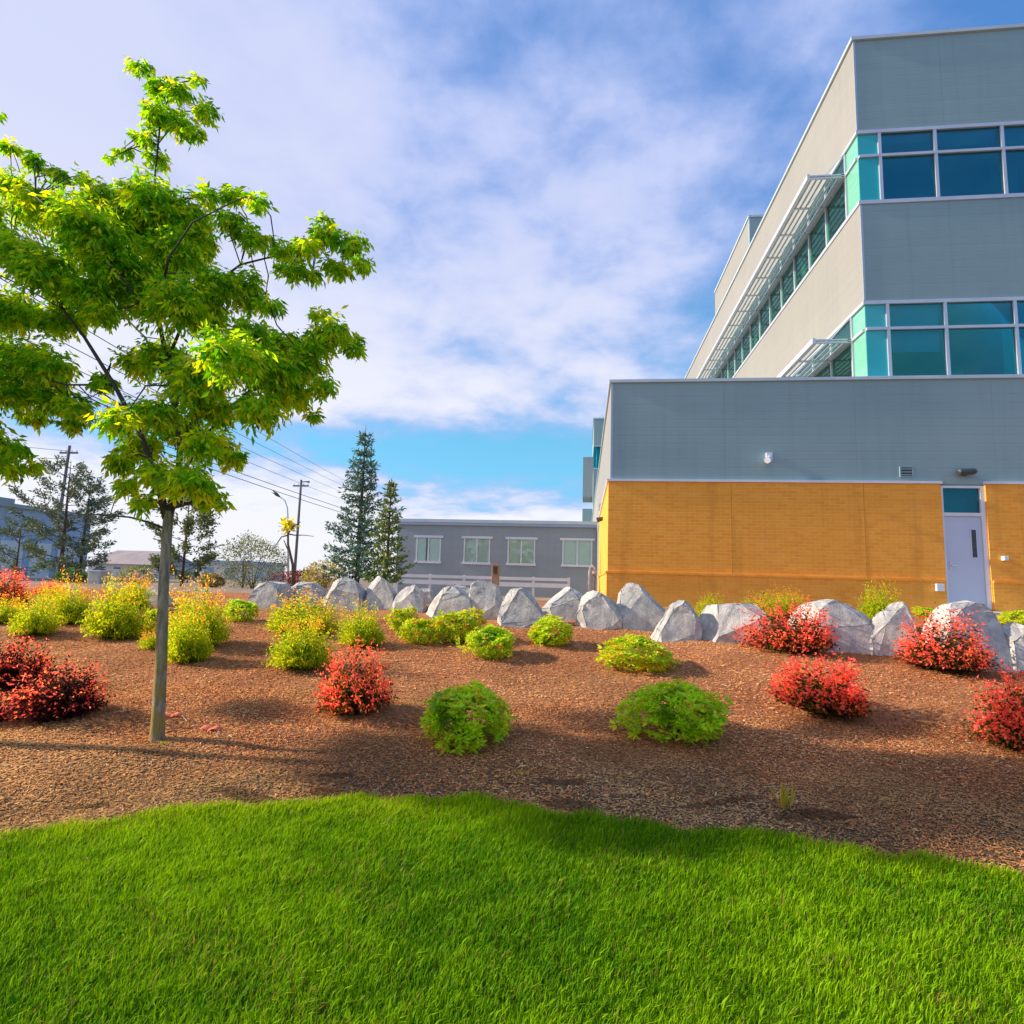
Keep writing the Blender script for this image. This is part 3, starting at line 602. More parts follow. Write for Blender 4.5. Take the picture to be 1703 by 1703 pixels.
def flag(u, v, w, a, lab):
    P = ground_at(u, v); k = mpp(P)*w/2; z = float(zm(P[0], P[1]))+.022
    t_ = thing('marker_flag', (P[0], P[1], z), lab, 'flag')
    n = 7; vs = []; fs = []
    for i in range(n):
        for j in range(3):
            vs.append((k*(2*i/(n-1)-1), (j-1)*k*.42, .012*math.sin(i*1.7+a)+.006*j))
    for i in range(n-1):
        for j in range(2): fs.append((i*3+j, i*3+3+j, i*3+4+j, i*3+1+j))
    me = bpy.data.meshes.new('flag_sheet'); me.from_pydata(vs, [], fs); me.materials.append(MATS['flag']); me.shade_smooth(); o = link(bpy.data.objects.new('flag_sheet', me), t_)
    md = o.modifiers.new('thick', 'SOLIDIFY'); md.thickness = .002
    MB().tube([(k*.95, 0, .0), (k*1.6, -.12, .0), (k*2.2, -.22, -.01)], .002, 5).build('wire_stem', 'aluminium', t_); t_.rotation_euler = (0, 0, a)
flag(286, 1196, 30, .35, 'coral plastic marker flag lying right against the tree trunk'); flag(350, 1216, 32, .05, 'coral plastic marker flag lying away from the trunk on bare mulch')

# ---- boulders: traced outlines, own depth
BOULD = [
 ('small grey boulder half hidden behind the tree trunk', [(226, 1012), (228, 988), (240, 978), (255, 979), (266, 988), (268, 1012)]),
 ('wide low dark grey boulder at the far end of the boulder row', [(404, 1016), (406, 990), (420, 974), (440, 968), (460, 972), (468, 990), (466, 1016)]),
 ('flat grey boulder with dark gap under its edge', [(455, 1010), (462, 986), (490, 970), (515, 972), (532, 984), (536, 1008)]),
 ('rounded bluish boulder beside the flat grey boulder', [(530, 1016), (534, 988), (548, 972), (565, 962), (585, 968), (597, 985), (598, 1016)]),
 ('peaked tan boulder in front of the spruce trees', [(594, 1016), (600, 985), (612, 966), (622, 960), (635, 968), (650, 990), (652, 1018)]),
 ('pale round topped boulder in front of the fence corner', [(645, 1022), (655, 992), (668, 978), (685, 975), (698, 985), (702, 1022)]),
 ('small blue grey boulder wedged behind two bigger ones', [(690, 1008), (693, 985), (703, 979), (716, 980), (722, 990), (722, 1008)]),
 ('leaning slab boulder with a sunlit sloping left face', [(698, 1030), (712, 1008), (735, 980), (750, 975), (772, 980), (782, 994), (784, 1028)]),
 ('upright blocky tan boulder under the wooden post', [(776, 1030), (779, 998), (784, 974), (795, 966), (808, 972), (824, 978), (829, 1000), (827, 1032)]),
 ('dark blue grey domed boulder with speckled face', [(826, 1044), (832, 1010), (846, 985), (862, 979), (878, 986), (893, 1012), (902, 1030), (890, 1046)]),
 ('broad grey boulder with a small peak on top', [(897, 1034), (902, 1014), (918, 994), (932, 986), (938, 976), (948, 982), (962, 988), (975, 998), (972, 1034)]),
 ('steep grey boulder with a sunlit cream left corner', [(956, 1048), (962, 1022), (972, 990), (988, 985), (1000, 992), (1018, 1002), (1034, 1034), (1036, 1050)]),
 ('tallest boulder with a bright cream flat top', [(1030, 1050), (1030, 1002), (1029, 984), (1036, 976), (1050, 971), (1066, 980), (1076, 1000), (1108, 1022), (1106, 1052)]),
 ('pyramid shaped grey boulder beside the tallest boulder', [(1084, 1066), (1096, 1046), (1118, 1012), (1132, 1000), (1146, 1004), (1158, 1024), (1166, 1048), (1163, 1070)]),
 ('long low grey boulder with ochre stains', [(1162, 1072), (1168, 1044), (1182, 1022), (1192, 1010), (1232, 1006), (1254, 1012), (1274, 1024), (1288, 1048), (1290, 1074)]),
 ('big rounded shaded boulder behind two red shrubs', [(1328, 1084), (1334, 1040), (1346, 1014), (1372, 1002), (1392, 1000), (1425, 1010), (1448, 1030), (1457, 1056), (1452, 1086)]),
 ('wedge boulder with a sunlit cream slope', [(1450, 1090), (1455, 1048), (1472, 1024), (1494, 1003), (1512, 1006), (1526, 1024), (1530, 1060), (1528, 1092)]),
 ('largest cream boulder standing before the door', [(1560, 1108), (1570, 1050), (1582, 1024), (1600, 1008), (1630, 1005), (1652, 1010), (1672, 1034), (1684, 1068), (1690, 1118)]),
 ('blue grey boulder past the largest cream boulder', [(1672, 1118), (1676, 1062), (1684, 1044), (1703, 1040), (1726, 1050), (1745, 1080), (1750, 1122)]),
]
def hull_obj(name, pts, seed):
    import bmesh
    bm = bmesh.new()
    for p in pts: bm.verts.new(p)
    r = bmesh.ops.convex_hull(bm, input=bm.verts)
    bmesh.ops.delete(bm, geom=list({g for g in r['geom_interior']+r['geom_unused'] if isinstance(g, bmesh.types.BMVert)}), context='VERTS')
    rc = np.random.default_rng(seed+7); co = np.array([v.co for v in bm.verts]); ctr = co.mean(0)
    for _ in range(10):
        nn = unit(rc.normal(size=3)*np.array([1, 1, .8])+np.array([0, -.35, .3])) if _ > 2 else unit(np.array([-.75, -.7, .35])+.3*rc.normal(size=3)); sup = ((co-ctr) @ nn).max()
        bmesh.ops.bisect_plane(bm, geom=list(bm.verts)+list(bm.edges)+list(bm.faces), plane_co=Vector(ctr+nn*sup*(rc.uniform(.86, .98) if _ > 2 else rc.uniform(.68, .86))), plane_no=Vector(nn), clear_outer=True)
        ed = [e for e in bm.edges if e.is_boundary]
        if ed: bmesh.ops.holes_fill(bm, edges=ed, sides=0)
    bmesh.ops.dissolve_limit(bm, angle_limit=math.radians(7), verts=bm.verts, edges=bm.edges)
    bmesh.ops.bevel(bm, geom=list(bm.edges), offset=.010, segments=1, profile=.6, affect='EDGES', clamp_overlap=True)
    bmesh.ops.triangulate(bm, faces=bm.faces)
    bmesh.ops.subdivide_edges(bm, edges=bm.edges, cuts=3, use_grid_fill=True)
    bm.normal_update()
    rs = np.random.default_rng(seed); k = rs.uniform(3, 8, (5, 3)); ph = rs.uniform(0, 6, 5)
    nv = []
    for v in bm.verts:
        c = np.array(v.co); d = sum(math.sin(float(k[i] @ c)*(1+i*.7)+ph[i])/(1+i*.8) for i in range(5))
        nv.append(v.co + v.normal*(.009*d+.004*rs.normal()))
    for v, n in zip(bm.verts, nv): v.co = n
    me = bpy.data.meshes.new(name); bm.to_mesh(me); bm.free(); me.materials.append(MATS['boulder']); me.shade_smooth()
    me.set_sharp_from_angle(angle=math.radians(28))
    return bpy.data.objects.new(name, me)
for bi, (lab, ol) in enumerate(BOULD):
    rs = np.random.default_rng(100+bi)
    us = [p[0] for p in ol]; vb = max(p[1] for p in ol)
    P = ground_at(sum(us)/len(us), vb-3); Yb = P[1]
    pts2 = np.array([onY(u, v, Yb) for u, v in ol]); wdt = np.ptp(pts2[:, 0]); cx = pts2[:, 0].mean(); zb0 = pts2[:, 2].min()
    dep = wdt*rs.uniform(.62, .85)
    pts = []
    tilt = rs.uniform(.16, .34)
    for yy, sc in ((0.0, .0), (.12, 1.08), (.45, 1.12), (.8, 1.0), (1.0, .7)):
        for x, _, z in pts2:
            h = (z-zb0)
            if yy == 0: x2, z2, y2 = cx+(x-cx)*1.0, zb0+h*.86, -.10*dep+h*tilt
            else: x2, z2, y2 = cx+(x-cx)*sc, zb0+h*(1.04 if yy < .5 else .93 if yy < .9 else .6), dep*yy+ (h*tilt*.4 if yy < .3 else 0)
            pts.append((x2+rs.normal(0, .018*wdt)-cx, y2+rs.normal(0, .03*wdt), z2+(rs.normal(0, .012*wdt) if h > .1 else -.12)-zb0))
    o = link(hull_obj('boulder', pts, 300+bi)); gz = float(zg(cx, Yb+dep*.4)); o.location = (cx, Yb, min(zb0, float(zg(cx, Yb))+.02))
    tag(o, lab, 'boulder', 'boulders lining the top of the mulch bank')

# ================================================================== SHRUBS
def stems_mb(n, h, spread, r0=.008):
    mb = MB()
    for i in range(n):
        a = 2*math.pi*i/n+random.uniform(-.3, .3); s_ = spread*random.uniform(.4, 1); hh = h*random.uniform(.6, .95)
        mb.tube([(0, 0, -.06), (math.cos(a)*s_*.35, math.sin(a)*s_*.35, hh*.4), (math.cos(a)*s_, math.sin(a)*s_, hh)], [r0, r0*.8, r0*.3], 5)
    return mb
def dome(n, rx, h, inner=.45, lump=.13, seed=0, zlow=.0):
    """points through a lumpy egg that sits on the ground; returns positions, outward dirs, depth 0..1"""
    rs = np.random.default_rng(seed)
    k = unit(rs.normal(size=(11, 3))); amp = rs.uniform(-1.0, 1.3, 11)
    d = unit(rs.normal(size=(n, 3))); flip = (d[:, 2] < -.5)*(rs.random(n) < .3) > 0; d[flip, 2] *= -1
    lum = 1+lump*sum(np.maximum(0, d @ q)**6*s_ for q, s_ in zip(k, amp))
    t_ = inner+(1-inner)*rs.random(n)**.45
    R_ = t_*lum
    P = np.stack([d[:, 0]*rx*R_, d[:, 1]*rx*R_, h*.47+d[:, 2]*h*.52*R_], 1)
    P[:, 2] = np.maximum(P[:, 2], .015+.05*rs.random(n))
    return P, d, np.clip(t_*lum, 0, 1.2)
def shoots(n, rx, h, seed, per, spread=1.05, jit=.014):
    """arching shoots from the crown of the plant; returns leaf positions, directions, place along the shoot"""
    rs = np.random.default_rng(seed); P, D, T = [], [], []
    kq = unit(rs.normal(size=(7, 3))); am = rs.uniform(-.35, .35, 7)
    for i in range(n):
        az = rs.uniform(0, 2*math.pi); th = spread*math.sqrt(rs.random())*1.25; th = min(th, 1.45)
        d = np.array([math.sin(th)*math.cos(az), math.sin(th)*math.sin(az), math.cos(th)])
        R_ = ((math.hypot(d[0], d[1])/rx)**3+(d[2]/h)**3)**(-1/3)*(1+sum(a_*max(0, d @ q)**4 for a_, q in zip(am, kq)))*rs.uniform(.74, 1.06)
        if rs.random() < .08: R_ *= 1.15
        base = np.array([math.cos(az), math.sin(az), 0])*rx*.22*rs.random(); tip = d*R_; tip[2] = max(tip[2], .05)
        ctrl = base*.5+tip*.45+np.array([0, 0, .16*R_]); tw = rs.uniform(0, 6.28)
        for j in range(per):
            t_ = .12+.88*(j+rs.random()*.6)/per; p = base*(1-t_)**2+2*ctrl*t_*(1-t_)+tip*t_*t_; ax = unit(2*(1-t_)*(ctrl-base)+2*t_*(tip-ctrl))
            o_ = unit(np.cross(ax, [math.cos(tw+j*2.4), math.sin(tw+j*2.4), .3])); P.append(p+rs.normal(0, jit, 3)); D.append(unit(ax*.75+o_*.9+.25*rs.normal(size=3))); T.append(t_)
    return np.array(P), np.array(D), np.array(T), rs
def foliage_spirea(seed, orange=.35):
    P, D, T, rs = shoots(400, .50, 1.0, seed, 24, 1.15, .018); n = len(P)
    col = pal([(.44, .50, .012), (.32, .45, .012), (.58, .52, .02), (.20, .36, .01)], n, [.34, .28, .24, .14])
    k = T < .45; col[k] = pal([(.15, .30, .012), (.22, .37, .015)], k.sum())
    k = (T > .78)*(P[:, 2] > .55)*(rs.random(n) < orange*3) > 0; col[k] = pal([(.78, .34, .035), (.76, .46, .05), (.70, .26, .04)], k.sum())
    L = (.05+.03*rs.random(n))*(1.15-.45*T)
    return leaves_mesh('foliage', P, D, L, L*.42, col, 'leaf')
def foliage_broad(seed, orange=.1, yellow=.3):
    rs = np.random.default_rng(seed); nw = 420
    P, d, dep = dome(nw, .46, .88, .45, .5, seed); st = rs.random(nw) < .08; P[st] *= rs.uniform(1.06, 1.16, (st.sum(), 1)); A, B, C_, L = [], [], [], []
    for p, q, dd in zip(P, d, dep):
        ax = unit(q*.9+np.array([0, 0, .55])+.25*rs.normal(size=3)); m_ = rs.integers(7, 11); b0 = np.cross(ax, unit(rs.normal(size=3))); b0 = unit(b0); b1 = np.cross(ax, b0)
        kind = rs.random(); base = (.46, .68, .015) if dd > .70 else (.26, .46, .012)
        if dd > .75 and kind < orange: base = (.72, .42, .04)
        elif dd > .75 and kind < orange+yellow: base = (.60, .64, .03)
        for j in range(m_):
            th = 2*math.pi*j/m_+rs.uniform(-.3, .3); el = rs.uniform(.1, .9)
            A.append(p+rs.normal(0, .008, 3)); B.append((b0*math.cos(th)+b1*math.sin(th))*math.cos(el)+ax*math.sin(el)); L.append(rs.uniform(.06, .125)); C_.append(np.array(base)*rs.uniform(.7, 1.25))
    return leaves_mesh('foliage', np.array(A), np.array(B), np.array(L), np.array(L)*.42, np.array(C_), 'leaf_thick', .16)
def foliage_red(seed, inner_cols, t0=.62, frac=.9):
    P, D, T, rs = shoots(330, .50, .98, seed, 22, 1.1, .014); n = len(P); col = pal(inner_cols, n)
    low = np.clip(P[:, 2]/.35, .25, 1); k = (T > t0+rs.normal(0, .10, n))*(rs.random(n) < frac*low) > 0
    col[k] = pal([(.95, .13, .11), (.95, .20, .16), (.86, .08, .08), (.95, .28, .13)], k.sum(), [.4, .3, .16, .14])
    L = (.052+.022*rs.random(n))*(1.15-.4*T)
    return leaves_mesh('foliage', P, D, L, L*.5, col, 'leaf_red')
PROTO = {
 'spirea': [foliage_spirea(11, .16), foliage_spirea(12, .26), foliage_spirea(13, .08), foliage_spirea(14, .5), foliage_spirea(15, .16), foliage_spirea(16, .2)],
 'broad': [foliage_broad(21, .07, .40), foliage_broad(22, .10, .5), foliage_broad(28, .03, .3), foliage_broad(24, .16, .5), foliage_broad(25, .06, .4), foliage_broad(26, .1, .45)],
 'red': [foliage_red(31, [(.030, .045, .014), (.06, .075, .015), (.10, .09, .02), (.16, .03, .03)], .66), foliage_red(32, [(.05, .06, .014), (.10, .10, .02), (.03, .03, .016), (.22, .12, .02)], .60), foliage_red(33, [(.030, .010, .016), (.055, .014, .022), (.02, .012, .012), (.10, .015, .025)], .84, .85)]}
STEM = {k: stems_mb(12, .75, .34).build('stem', 'bark_dark') for k in ('a',)}; _st = STEM['a']; _stm = _st.data; _stm.transform(Matrix.Scale(.8, 4)); bpy.data.objects.remove(_st)
NAMES = {'spirea': 'golden_shrub', 'broad': 'broadleaf_shrub', 'red': 'red_shrub'}
GRP = {'spirea': 'feathery golden shrubs on the bank', 'broad': 'broadleaf shrubs on the bank', 'red': 'red shrubs on the bank'}
def shrub(kind, var, u0, u1, vt, vb, lab, behind=None):
    uc = (u0+u1)/2
    P = ground_at(uc, vb-1) if behind is None else None
    if behind is not None: P = onY(uc, vb, behind); P[2] = float(zg(P[0], P[1]))
    k = mpp(P); w = (u1-u0)*k; top = onY(uc, vt, P[1])[2]; gz = float(zg(P[0], P[1])); h = max(top-gz, .15)
    # base pixel is the near rim of the plant: move its centre back by part of the radius
    if behind is None: P = P+np.array([ray(uc, vb)[0]/ray(uc, vb)[1], 1, 0])*w*.18; k = mpp(P); w = (u1-u0)*k; gz = float(zg(P[0], P[1])); h = max(onY(uc, vt, P[1])[2]-gz, .15)
    t_ = thing(NAMES[kind], (P[0], P[1], gz), lab, 'shrub', GRP[kind], random.uniform(0, 6.28))
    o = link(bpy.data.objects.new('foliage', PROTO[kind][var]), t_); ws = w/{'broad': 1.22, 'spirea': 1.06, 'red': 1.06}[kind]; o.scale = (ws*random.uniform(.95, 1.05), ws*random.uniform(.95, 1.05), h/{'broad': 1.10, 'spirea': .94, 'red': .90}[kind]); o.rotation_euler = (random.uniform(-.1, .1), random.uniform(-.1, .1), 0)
    o = link(bpy.data.objects.new('stem', _stm), t_); o.scale = (w, w, h)
    return t_
S = shrub
S('red', 2, -45, 76, 1050, 1152, 'dark purple shrub with fiery red tips, partly behind its twin left of the trunk')
S('red', 2, 18, 172, 1086, 1206, 'rounded dark purple shrub with thin red shoots just left of the tree trunk')
S('red', 0, 530, 650, 1076, 1194, 'lone red shrub between the tree trunk and the nearest broadleaf shrub')
S('red', 0, 1258, 1392, 1004, 1092, 'red shrub standing against the long ochre stained boulder')
S('red', 1, 1280, 1452, 1078, 1196, 'large coral red shrub in the open mulch below the boulders')
S('red', 0, 1500, 1642, 1024, 1122, 'red shrub leaning on the largest cream boulder by the door')
S('red', 1, 1640, 1800, 1100, 1262, 'coral red shrub beyond the largest cream boulder, lowest on the bank')
S('red', 2, -60, 28, 1148, 1206, 'low red shrub in front of the two dark purple shrubs')
S('red', 0, -40, 48, 948, 1012, 'hazy pink red shrub at the far end of the golden shrubs')
S('red', 1, 52, 108, 962, 1000, 'rusty red shrub behind the orange tipped golden shrubs')
S('spirea', 4, 18, 92, 984, 1060, 'golden shrub right behind the dark purple shrubs')
S('spirea', 3, -30, 40, 988, 1040, 'orange golden shrub behind the dark purple shrubs, next to a pink one')
S('spirea', 3, 60, 112, 968, 1020, 'orange tipped golden shrub before the rusty red shrub')
S('spirea', 1, 86, 154, 966, 1042, 'yellow shrub with orange base beside the biggest golden shrub')
S('spirea', 0, 138, 242, 958, 1066, 'biggest golden green shrub with orange crest left of the trunk')
S('spirea', 3, 182, 246, 952, 1020, 'orange crested golden shrub behind the biggest golden one')
S('spirea', 4, 274, 350, 1000, 1106, 'tall golden green shrub touching the right side of the trunk')
S('spirea', 1, 290, 378, 972, 1078, 'golden shrub with orange spikes behind the one touching the trunk')
S('spirea', 3, 232, 284, 1046, 1082, 'small yellow shrub half hidden by the trunk')
S('spirea', 5, 440, 556, 1012, 1120, 'golden green shrub just behind the lone red shrub')
S('spirea', 1, 428, 562, 988, 1056, 'wide orange tipped golden shrub before the flat grey boulder')
S('spirea', 2, 560, 642, 998, 1078, 'soft lime green shrub before the peaked tan boulder')
S('broad', 1, 232, 276, 1000, 1052, 'small leafy shrub between the trunk and the biggest golden shrub')
S('broad', 4, 364, 436, 986, 1036, 'small leafy green shrub before the wide low dark boulder')
S('broad', 3, 640, 700, 1002, 1060, 'small orange tinged leafy shrub before the pale round topped boulder')
S('broad', 1, 660, 740, 1016, 1072, 'yellow leafy shrub left of the one before the leaning slab boulder')
S('broad', 3, 714, 812, 1004, 1072, 'orange tinged leafy shrub before the leaning slab boulder')
S('broad', 4, 768, 866, 1028, 1096, 'leafy yellow green shrub before the domed blue grey boulder')
S('broad', 5, 868, 964, 1022, 1078, 'leafy shrub before the broad boulder with a small peak')
S('broad', 1, 988, 1126, 1042, 1118, 'wide yellow green leafy shrub before the tallest boulder')
S('broad', 0, 680, 858, 1118, 1250, 'large rounded leafy shrub with bronze tinges nearest the lone red shrub')
S('broad', 2, 1030, 1216, 1118, 1242, 'large fresh green leafy shrub with glossy leaves low on the bank')
S('spirea', 2, 1156, 1212, 986, 1024, 'lime shrub behind the gap beside the pyramid boulder', 11.6)
S('spirea', 2, 1232, 1300, 984, 1024, 'lime shrub showing above the long ochre stained boulder', 11.9)
S('spirea', 1, 1286, 1352, 984, 1024, 'golden lime shrub rising behind the red shrub on the boulders', 12.2)
S('spirea', 2, 1418, 1502, 966, 1044, 'tall lime shrub between the shaded boulder and the wedge boulder', 11.4)
S('broad', 1, 1664, 1740, 1008, 1052, 'low leafy shrub at the brick wall past the door', 12.0)
S('broad', 3, 1516, 1570, 1006, 1028, 'low leafy plant at the brick wall beside the door slab', 13.0)
# little weeds
def weed(u, v, hpx, n, cols, lab, name='weed', sp=.5):
    P = ground_at(u, v); h = hpx*mpp(P); gz = float(zm(P[0], P[1]))
    t_ = thing(name, (P[0], P[1], gz), lab, 'weed'); D = unit(np.stack([rng.normal(0, sp, n), rng.normal(0, sp, n), np.ones(n)], 1)); C = np.stack([rng.normal(0, .015, n), rng.normal(0, .015, n), np.zeros(n)-.004], 1)
    link(bpy.data.objects.new('blades', leaves_mesh('blades', C, D, h*(.6+.5*rng.random(n)), h*.12, pal(cols, n), 'leaf')), t_)
weed(268, 1241, 12, 16, [(.35, .45, .03), (.25, .4, .02)], 'tiny bright green weed at the foot of the trunk', sp=1.3)
weed(1304, 1350, 46, 14, [(.5, .38, .07), (.42, .36, .06)], 'thin straw coloured grass sprig near the lawn edge', 'grass_sprig', .22)
weed(788, 1300, 12, 10, [(.6, .42, .03)], 'small yellow weed in the dark mulch below the bronze tinged shrub', sp=1.0)
weed(868, 1290, 14, 10, [(.6, .42, .03)], 'small yellow sprout between the two large leafy shrubs', sp=.8)

# ================================================================== TREES
def tree(name, base_uv, Y, trunk, limbs, blobs, label, cat, leafL, dens, cols, tw=.06, seed=1, depth=.75, wts=None, group=None, P0=None):
    rs = np.random.default_rng(seed)
    P = np.array([*onY(*base_uv, Y)]); P[2] = float(zg(P[0], Y))
    t_ = thing(name, P, label, cat, group); mb = MB(); lim = []
    def w3(u, v, dy=0): return onY(u, v, Y+dy)-P
    tp = [w3(u, v) for u, v, r in trunk]; tp[0][2] = -.15
    pts = []; rr = []
    for i in range(len(tp)-1):
        for k in range(5):
            a = k/5; pts.append(tp[i]*(1-a)+tp[i+1]*a); rr.append(trunk[i][2]*(1-a)+trunk[i+1][2]*a)
    pts.append(tp[-1]); rr.append(trunk[-1][2])
    rr[0] *= 1.55; rr[1] *= 1.12
    MB().tube(pts, rr, 14).build('trunk', 'trunk_bark', t_, True)
    for lb in limbs:
        p = [w3(u, v, dy) for u, v, dy, r in lb]; r = [q[3] for q in lb]
        mb.tube(p, r, 7); lim += [(np.array(a)*(1-f)+np.array(b)*f, ra*(1-f)+rb*f) for a, b, ra, rb in zip(p, p[1:], r, r[1:]) for f in (0, .25, .5, .75)]
    LP = np.array([a for a, _ in lim]); LR = np.array([b for _, b in lim])
    A, Dv, C_ = [], [], []
    k0 = mpp(P+np.array([0, 0, 1.5]))
    for (u, v, r, *rest) in blobs:
        for rep in range(2):
            dy = float(rs.normal(0, depth*.55*(1 if r > 24 else .3))) if not rest else rest[0]+float(rs.normal(0, .12))
            c = w3(u+rs.normal(0, r*.25), v+rs.normal(0, r*.2), dy); R_ = r*k0*1.05
            j = np.argmin(np.linalg.norm(LP-c, axis=1)+np.maximum(0, LP[:, 2]-c[2])*.6)
            a = LP[j]; mid = (a+c)/2+np.array([0, 0, .06])+rs.normal(0, .04, 3); mb.tube([a, mid, c], [min(LR[j]*.55, .014), .006, .003], 5)
            n = int(dens*r*r*(.48 if r < 30 else .72))
            # sprays: short drooping twigs carrying leaves in two ranks
            nt = max(3, n//7)
            for _ in range(nt):
                d = unit(rs.normal(size=3)*np.array([1, 1, .55])); s0 = c+d*R_*rs.random()*.55; d2 = unit(d+np.array([0, 0, -.25])+.35*rs.normal(size=3)); ln = R_*rs.uniform(.45, .95)
                side = unit(np.cross(d2, [0, 0, 1.0]))
                hue = cols[rs.choice(len(cols), p=wts)]
                for q in range(7):
                    f = (q+.5)/7; p = s0+d2*ln*f+np.array([0, 0, -.12*ln*f*f])
                    A.append(p+rs.normal(0, .01, 3)); Dv.append(d2*.55+side*(.65 if q % 2 else -.65)+np.array([0, 0, -.75])+.35*rs.normal(size=3)); C_.append(np.array(hue)*rs.uniform(.7, 1.3))
    mb.build('branches', 'bark_dark', t_, True)
    n = len(A); L = leafL*(.65+.6*rs.random(n))
    link(bpy.data.objects.new('crown', leaves_mesh('crown', np.array(A), np.array(Dv), L, L*.34, np.array(C_), 'leaf', .18)), t_)
    return n
BL = [(235, 108, 15), (262, 138, 20), (300, 150, 20), (330, 132, 10), (342, 180, 18), (255, 185, 22), (305, 205, 24), (235, 225, 15), (205, 250, 11), (258, 262, 16), (322, 218, 14), (185, 262, 8),
 (20, 245, 14), (58, 268, 16), (100, 290, 16), (138, 292, 10), (20, 305, 30), (60, 340, 42),
 (130, 350, 40), (195, 345, 45), (250, 330, 42), (300, 365, 42), (160, 400, 48), (240, 400, 52), (300, 425, 48), (345, 400, 25),
 (345, 320, 16), (385, 320, 18), (425, 335, 16), (385, 365, 22), (430, 390, 24), (470, 410, 20), (505, 405, 18), (545, 392, 24), (582, 400, 20), (604, 435, 14), (560, 440, 18), (485, 440, 20), (540, 365, 9), (520, 455, 12),
 (365, 470, 34), (410, 490, 28), (438, 505, 18), (20, 400, 36), (65, 445, 40), (130, 475, 42), (205, 475, 48), (285, 490, 50), (345, 520, 34), (30, 520, 40), (95, 530, 30), (170, 520, 26),
 (415, 560, 30), (470, 572, 32), (520, 562, 26), (560, 548, 24), (592, 570, 17), (530, 520, 11), (500, 605, 34), (440, 612, 38), (380, 595, 38), (330, 625, 42), (275, 590, 36), (235, 605, 28), (480, 655, 30), (420, 670, 32), (360, 685, 32), (530, 640, 18), (520, 690, 10),
 (30, 590, 40), (80, 605, 38), (20, 645, 38), (85, 655, 32), (135, 668, 24), (170, 630, 18), (115, 700, 16), (205, 695, 26), (55, 690, 18),
 (250, 680, 36), (300, 715, 36), (350, 735, 30), (392, 765, 18), (235, 740, 30), (192, 765, 20), (210, 800, 16), (262, 790, 26), (312, 795, 30), (350, 825, 18), (238, 832, 15), (368, 838, 8),
 (-40, 340, 40), (-60, 430, 45), (-70, 520, 45), (-50, 610, 42), (-110, 470, 35), (-115, 560, 35)]
YT = ground_at(262, 1232)[1]
GREEN = [(.24, .50, .006), (.38, .58, .008), (.60, .64, .010), (.11, .33, .006)]
n = tree('young_street_tree', (262, 1232), YT,
     [(262, 1236, .056), (268, 1100, .046), (272, 980, .041), (279, 870, .040), (280, 850, .036)],
     [[(279, 862, 0, .040), (296, 800, .05, .030), (300, 740, .1, .026), (285, 640, .1, .022), (262, 520, .05, .018), (256, 400, 0, .014), (258, 290, 0, .010), (268, 190, 0, .007), (262, 130, 0, .004)],
      [(277, 862, 0, .036), (262, 800, -.05, .026), (235, 725, -.1, .022), (190, 640, -.15, .018), (140, 560, -.1, .014), (70, 470, 0, .010), (0, 410, 0, .006)],
      [(296, 800, .05, .022), (330, 740, .1, .018), (380, 680, .1, .014), (450, 620, 0, .010), (560, 560, 0, .006)],
      [(278, 600, .1, .016), (320, 500, .2, .013), (400, 440, .2, .010), (480, 420, .1, .007), (590, 400, 0, .004)],
      [(266, 540, 0, .014), (200, 460, -.4, .011), (120, 380, -.5, .008), (40, 310, -.4, .005)],
      [(262, 520, 0, .014), (280, 430, -.5, .010), (320, 370, -.7, .007), (400, 330, -.4, .004)],
      [(285, 640, .1, .014), (240, 560, .6, .010), (160, 480, .9, .007), (60, 430, .8, .004)],
      [(300, 740, 0, .014), (340, 660, .6, .010), (420, 580, .8, .006)],
      [(290, 700, 0, .014), (300, 640, -.6, .010), (360, 570, -.9, .006)],
      [(190, 640, -.15, .012), (110, 640, -.2, .008), (10, 610, -.2, .005), (-80, 560, 0, .004)],
      [(276, 880, 0, .013), (245, 868, 0, .010), (215, 860, 0, .008), (150, 855, 0, .004)]],
     BL, 'young tree with a straight slim trunk and drooping bright green leaves in the mulch', 'tree', .074, 1.05, GREEN, seed=3, wts=[.26, .30, .24, .20])
BL2 = [(22, 745, 24), (50, 772, 16), (5, 770, 22), (-30, 735, 40), (-90, 700, 55), (-170, 640, 70), (-260, 600, 80), (-350, 560, 85), (-440, 600, 80), (-200, 500, 80), (-330, 430, 85), (-300, 320, 70), (-240, 240, 50), (-330, 220, 50), (-270, 690, 60), (-380, 690, 55), (-8, 185, 10), (-60, 180, 25), (-150, 330, 55), (-420, 470, 60)]
tree('young_street_tree', (-300, 1300), YT-.35, [(-300, 1300, .07), (-297, 1100, .06), (-294, 880, .05), (-292, 850, .045)],
     [[(-292, 862, 0, .04), (-290, 700, 0, .03), (-295, 500, 0, .02), (-290, 320, 0, .012), (-290, 220, 0, .005)], [(-292, 860, 0, .03), (-220, 740, .1, .02), (-120, 690, .1, .012), (20, 750, 0, .004)], [(-292, 800, 0, .03), (-360, 680, .1, .02), (-440, 580, 0, .006)], [(-294, 560, 0, .02), (-200, 420, 0, .012), (-60, 190, 0, .004)]],
     BL2, 'second young tree of which only drooping leaf sprays reach into view', 'tree', .078, .5, GREEN, seed=5, wts=[.3, .3, .22, .18])
print('leaves', n)

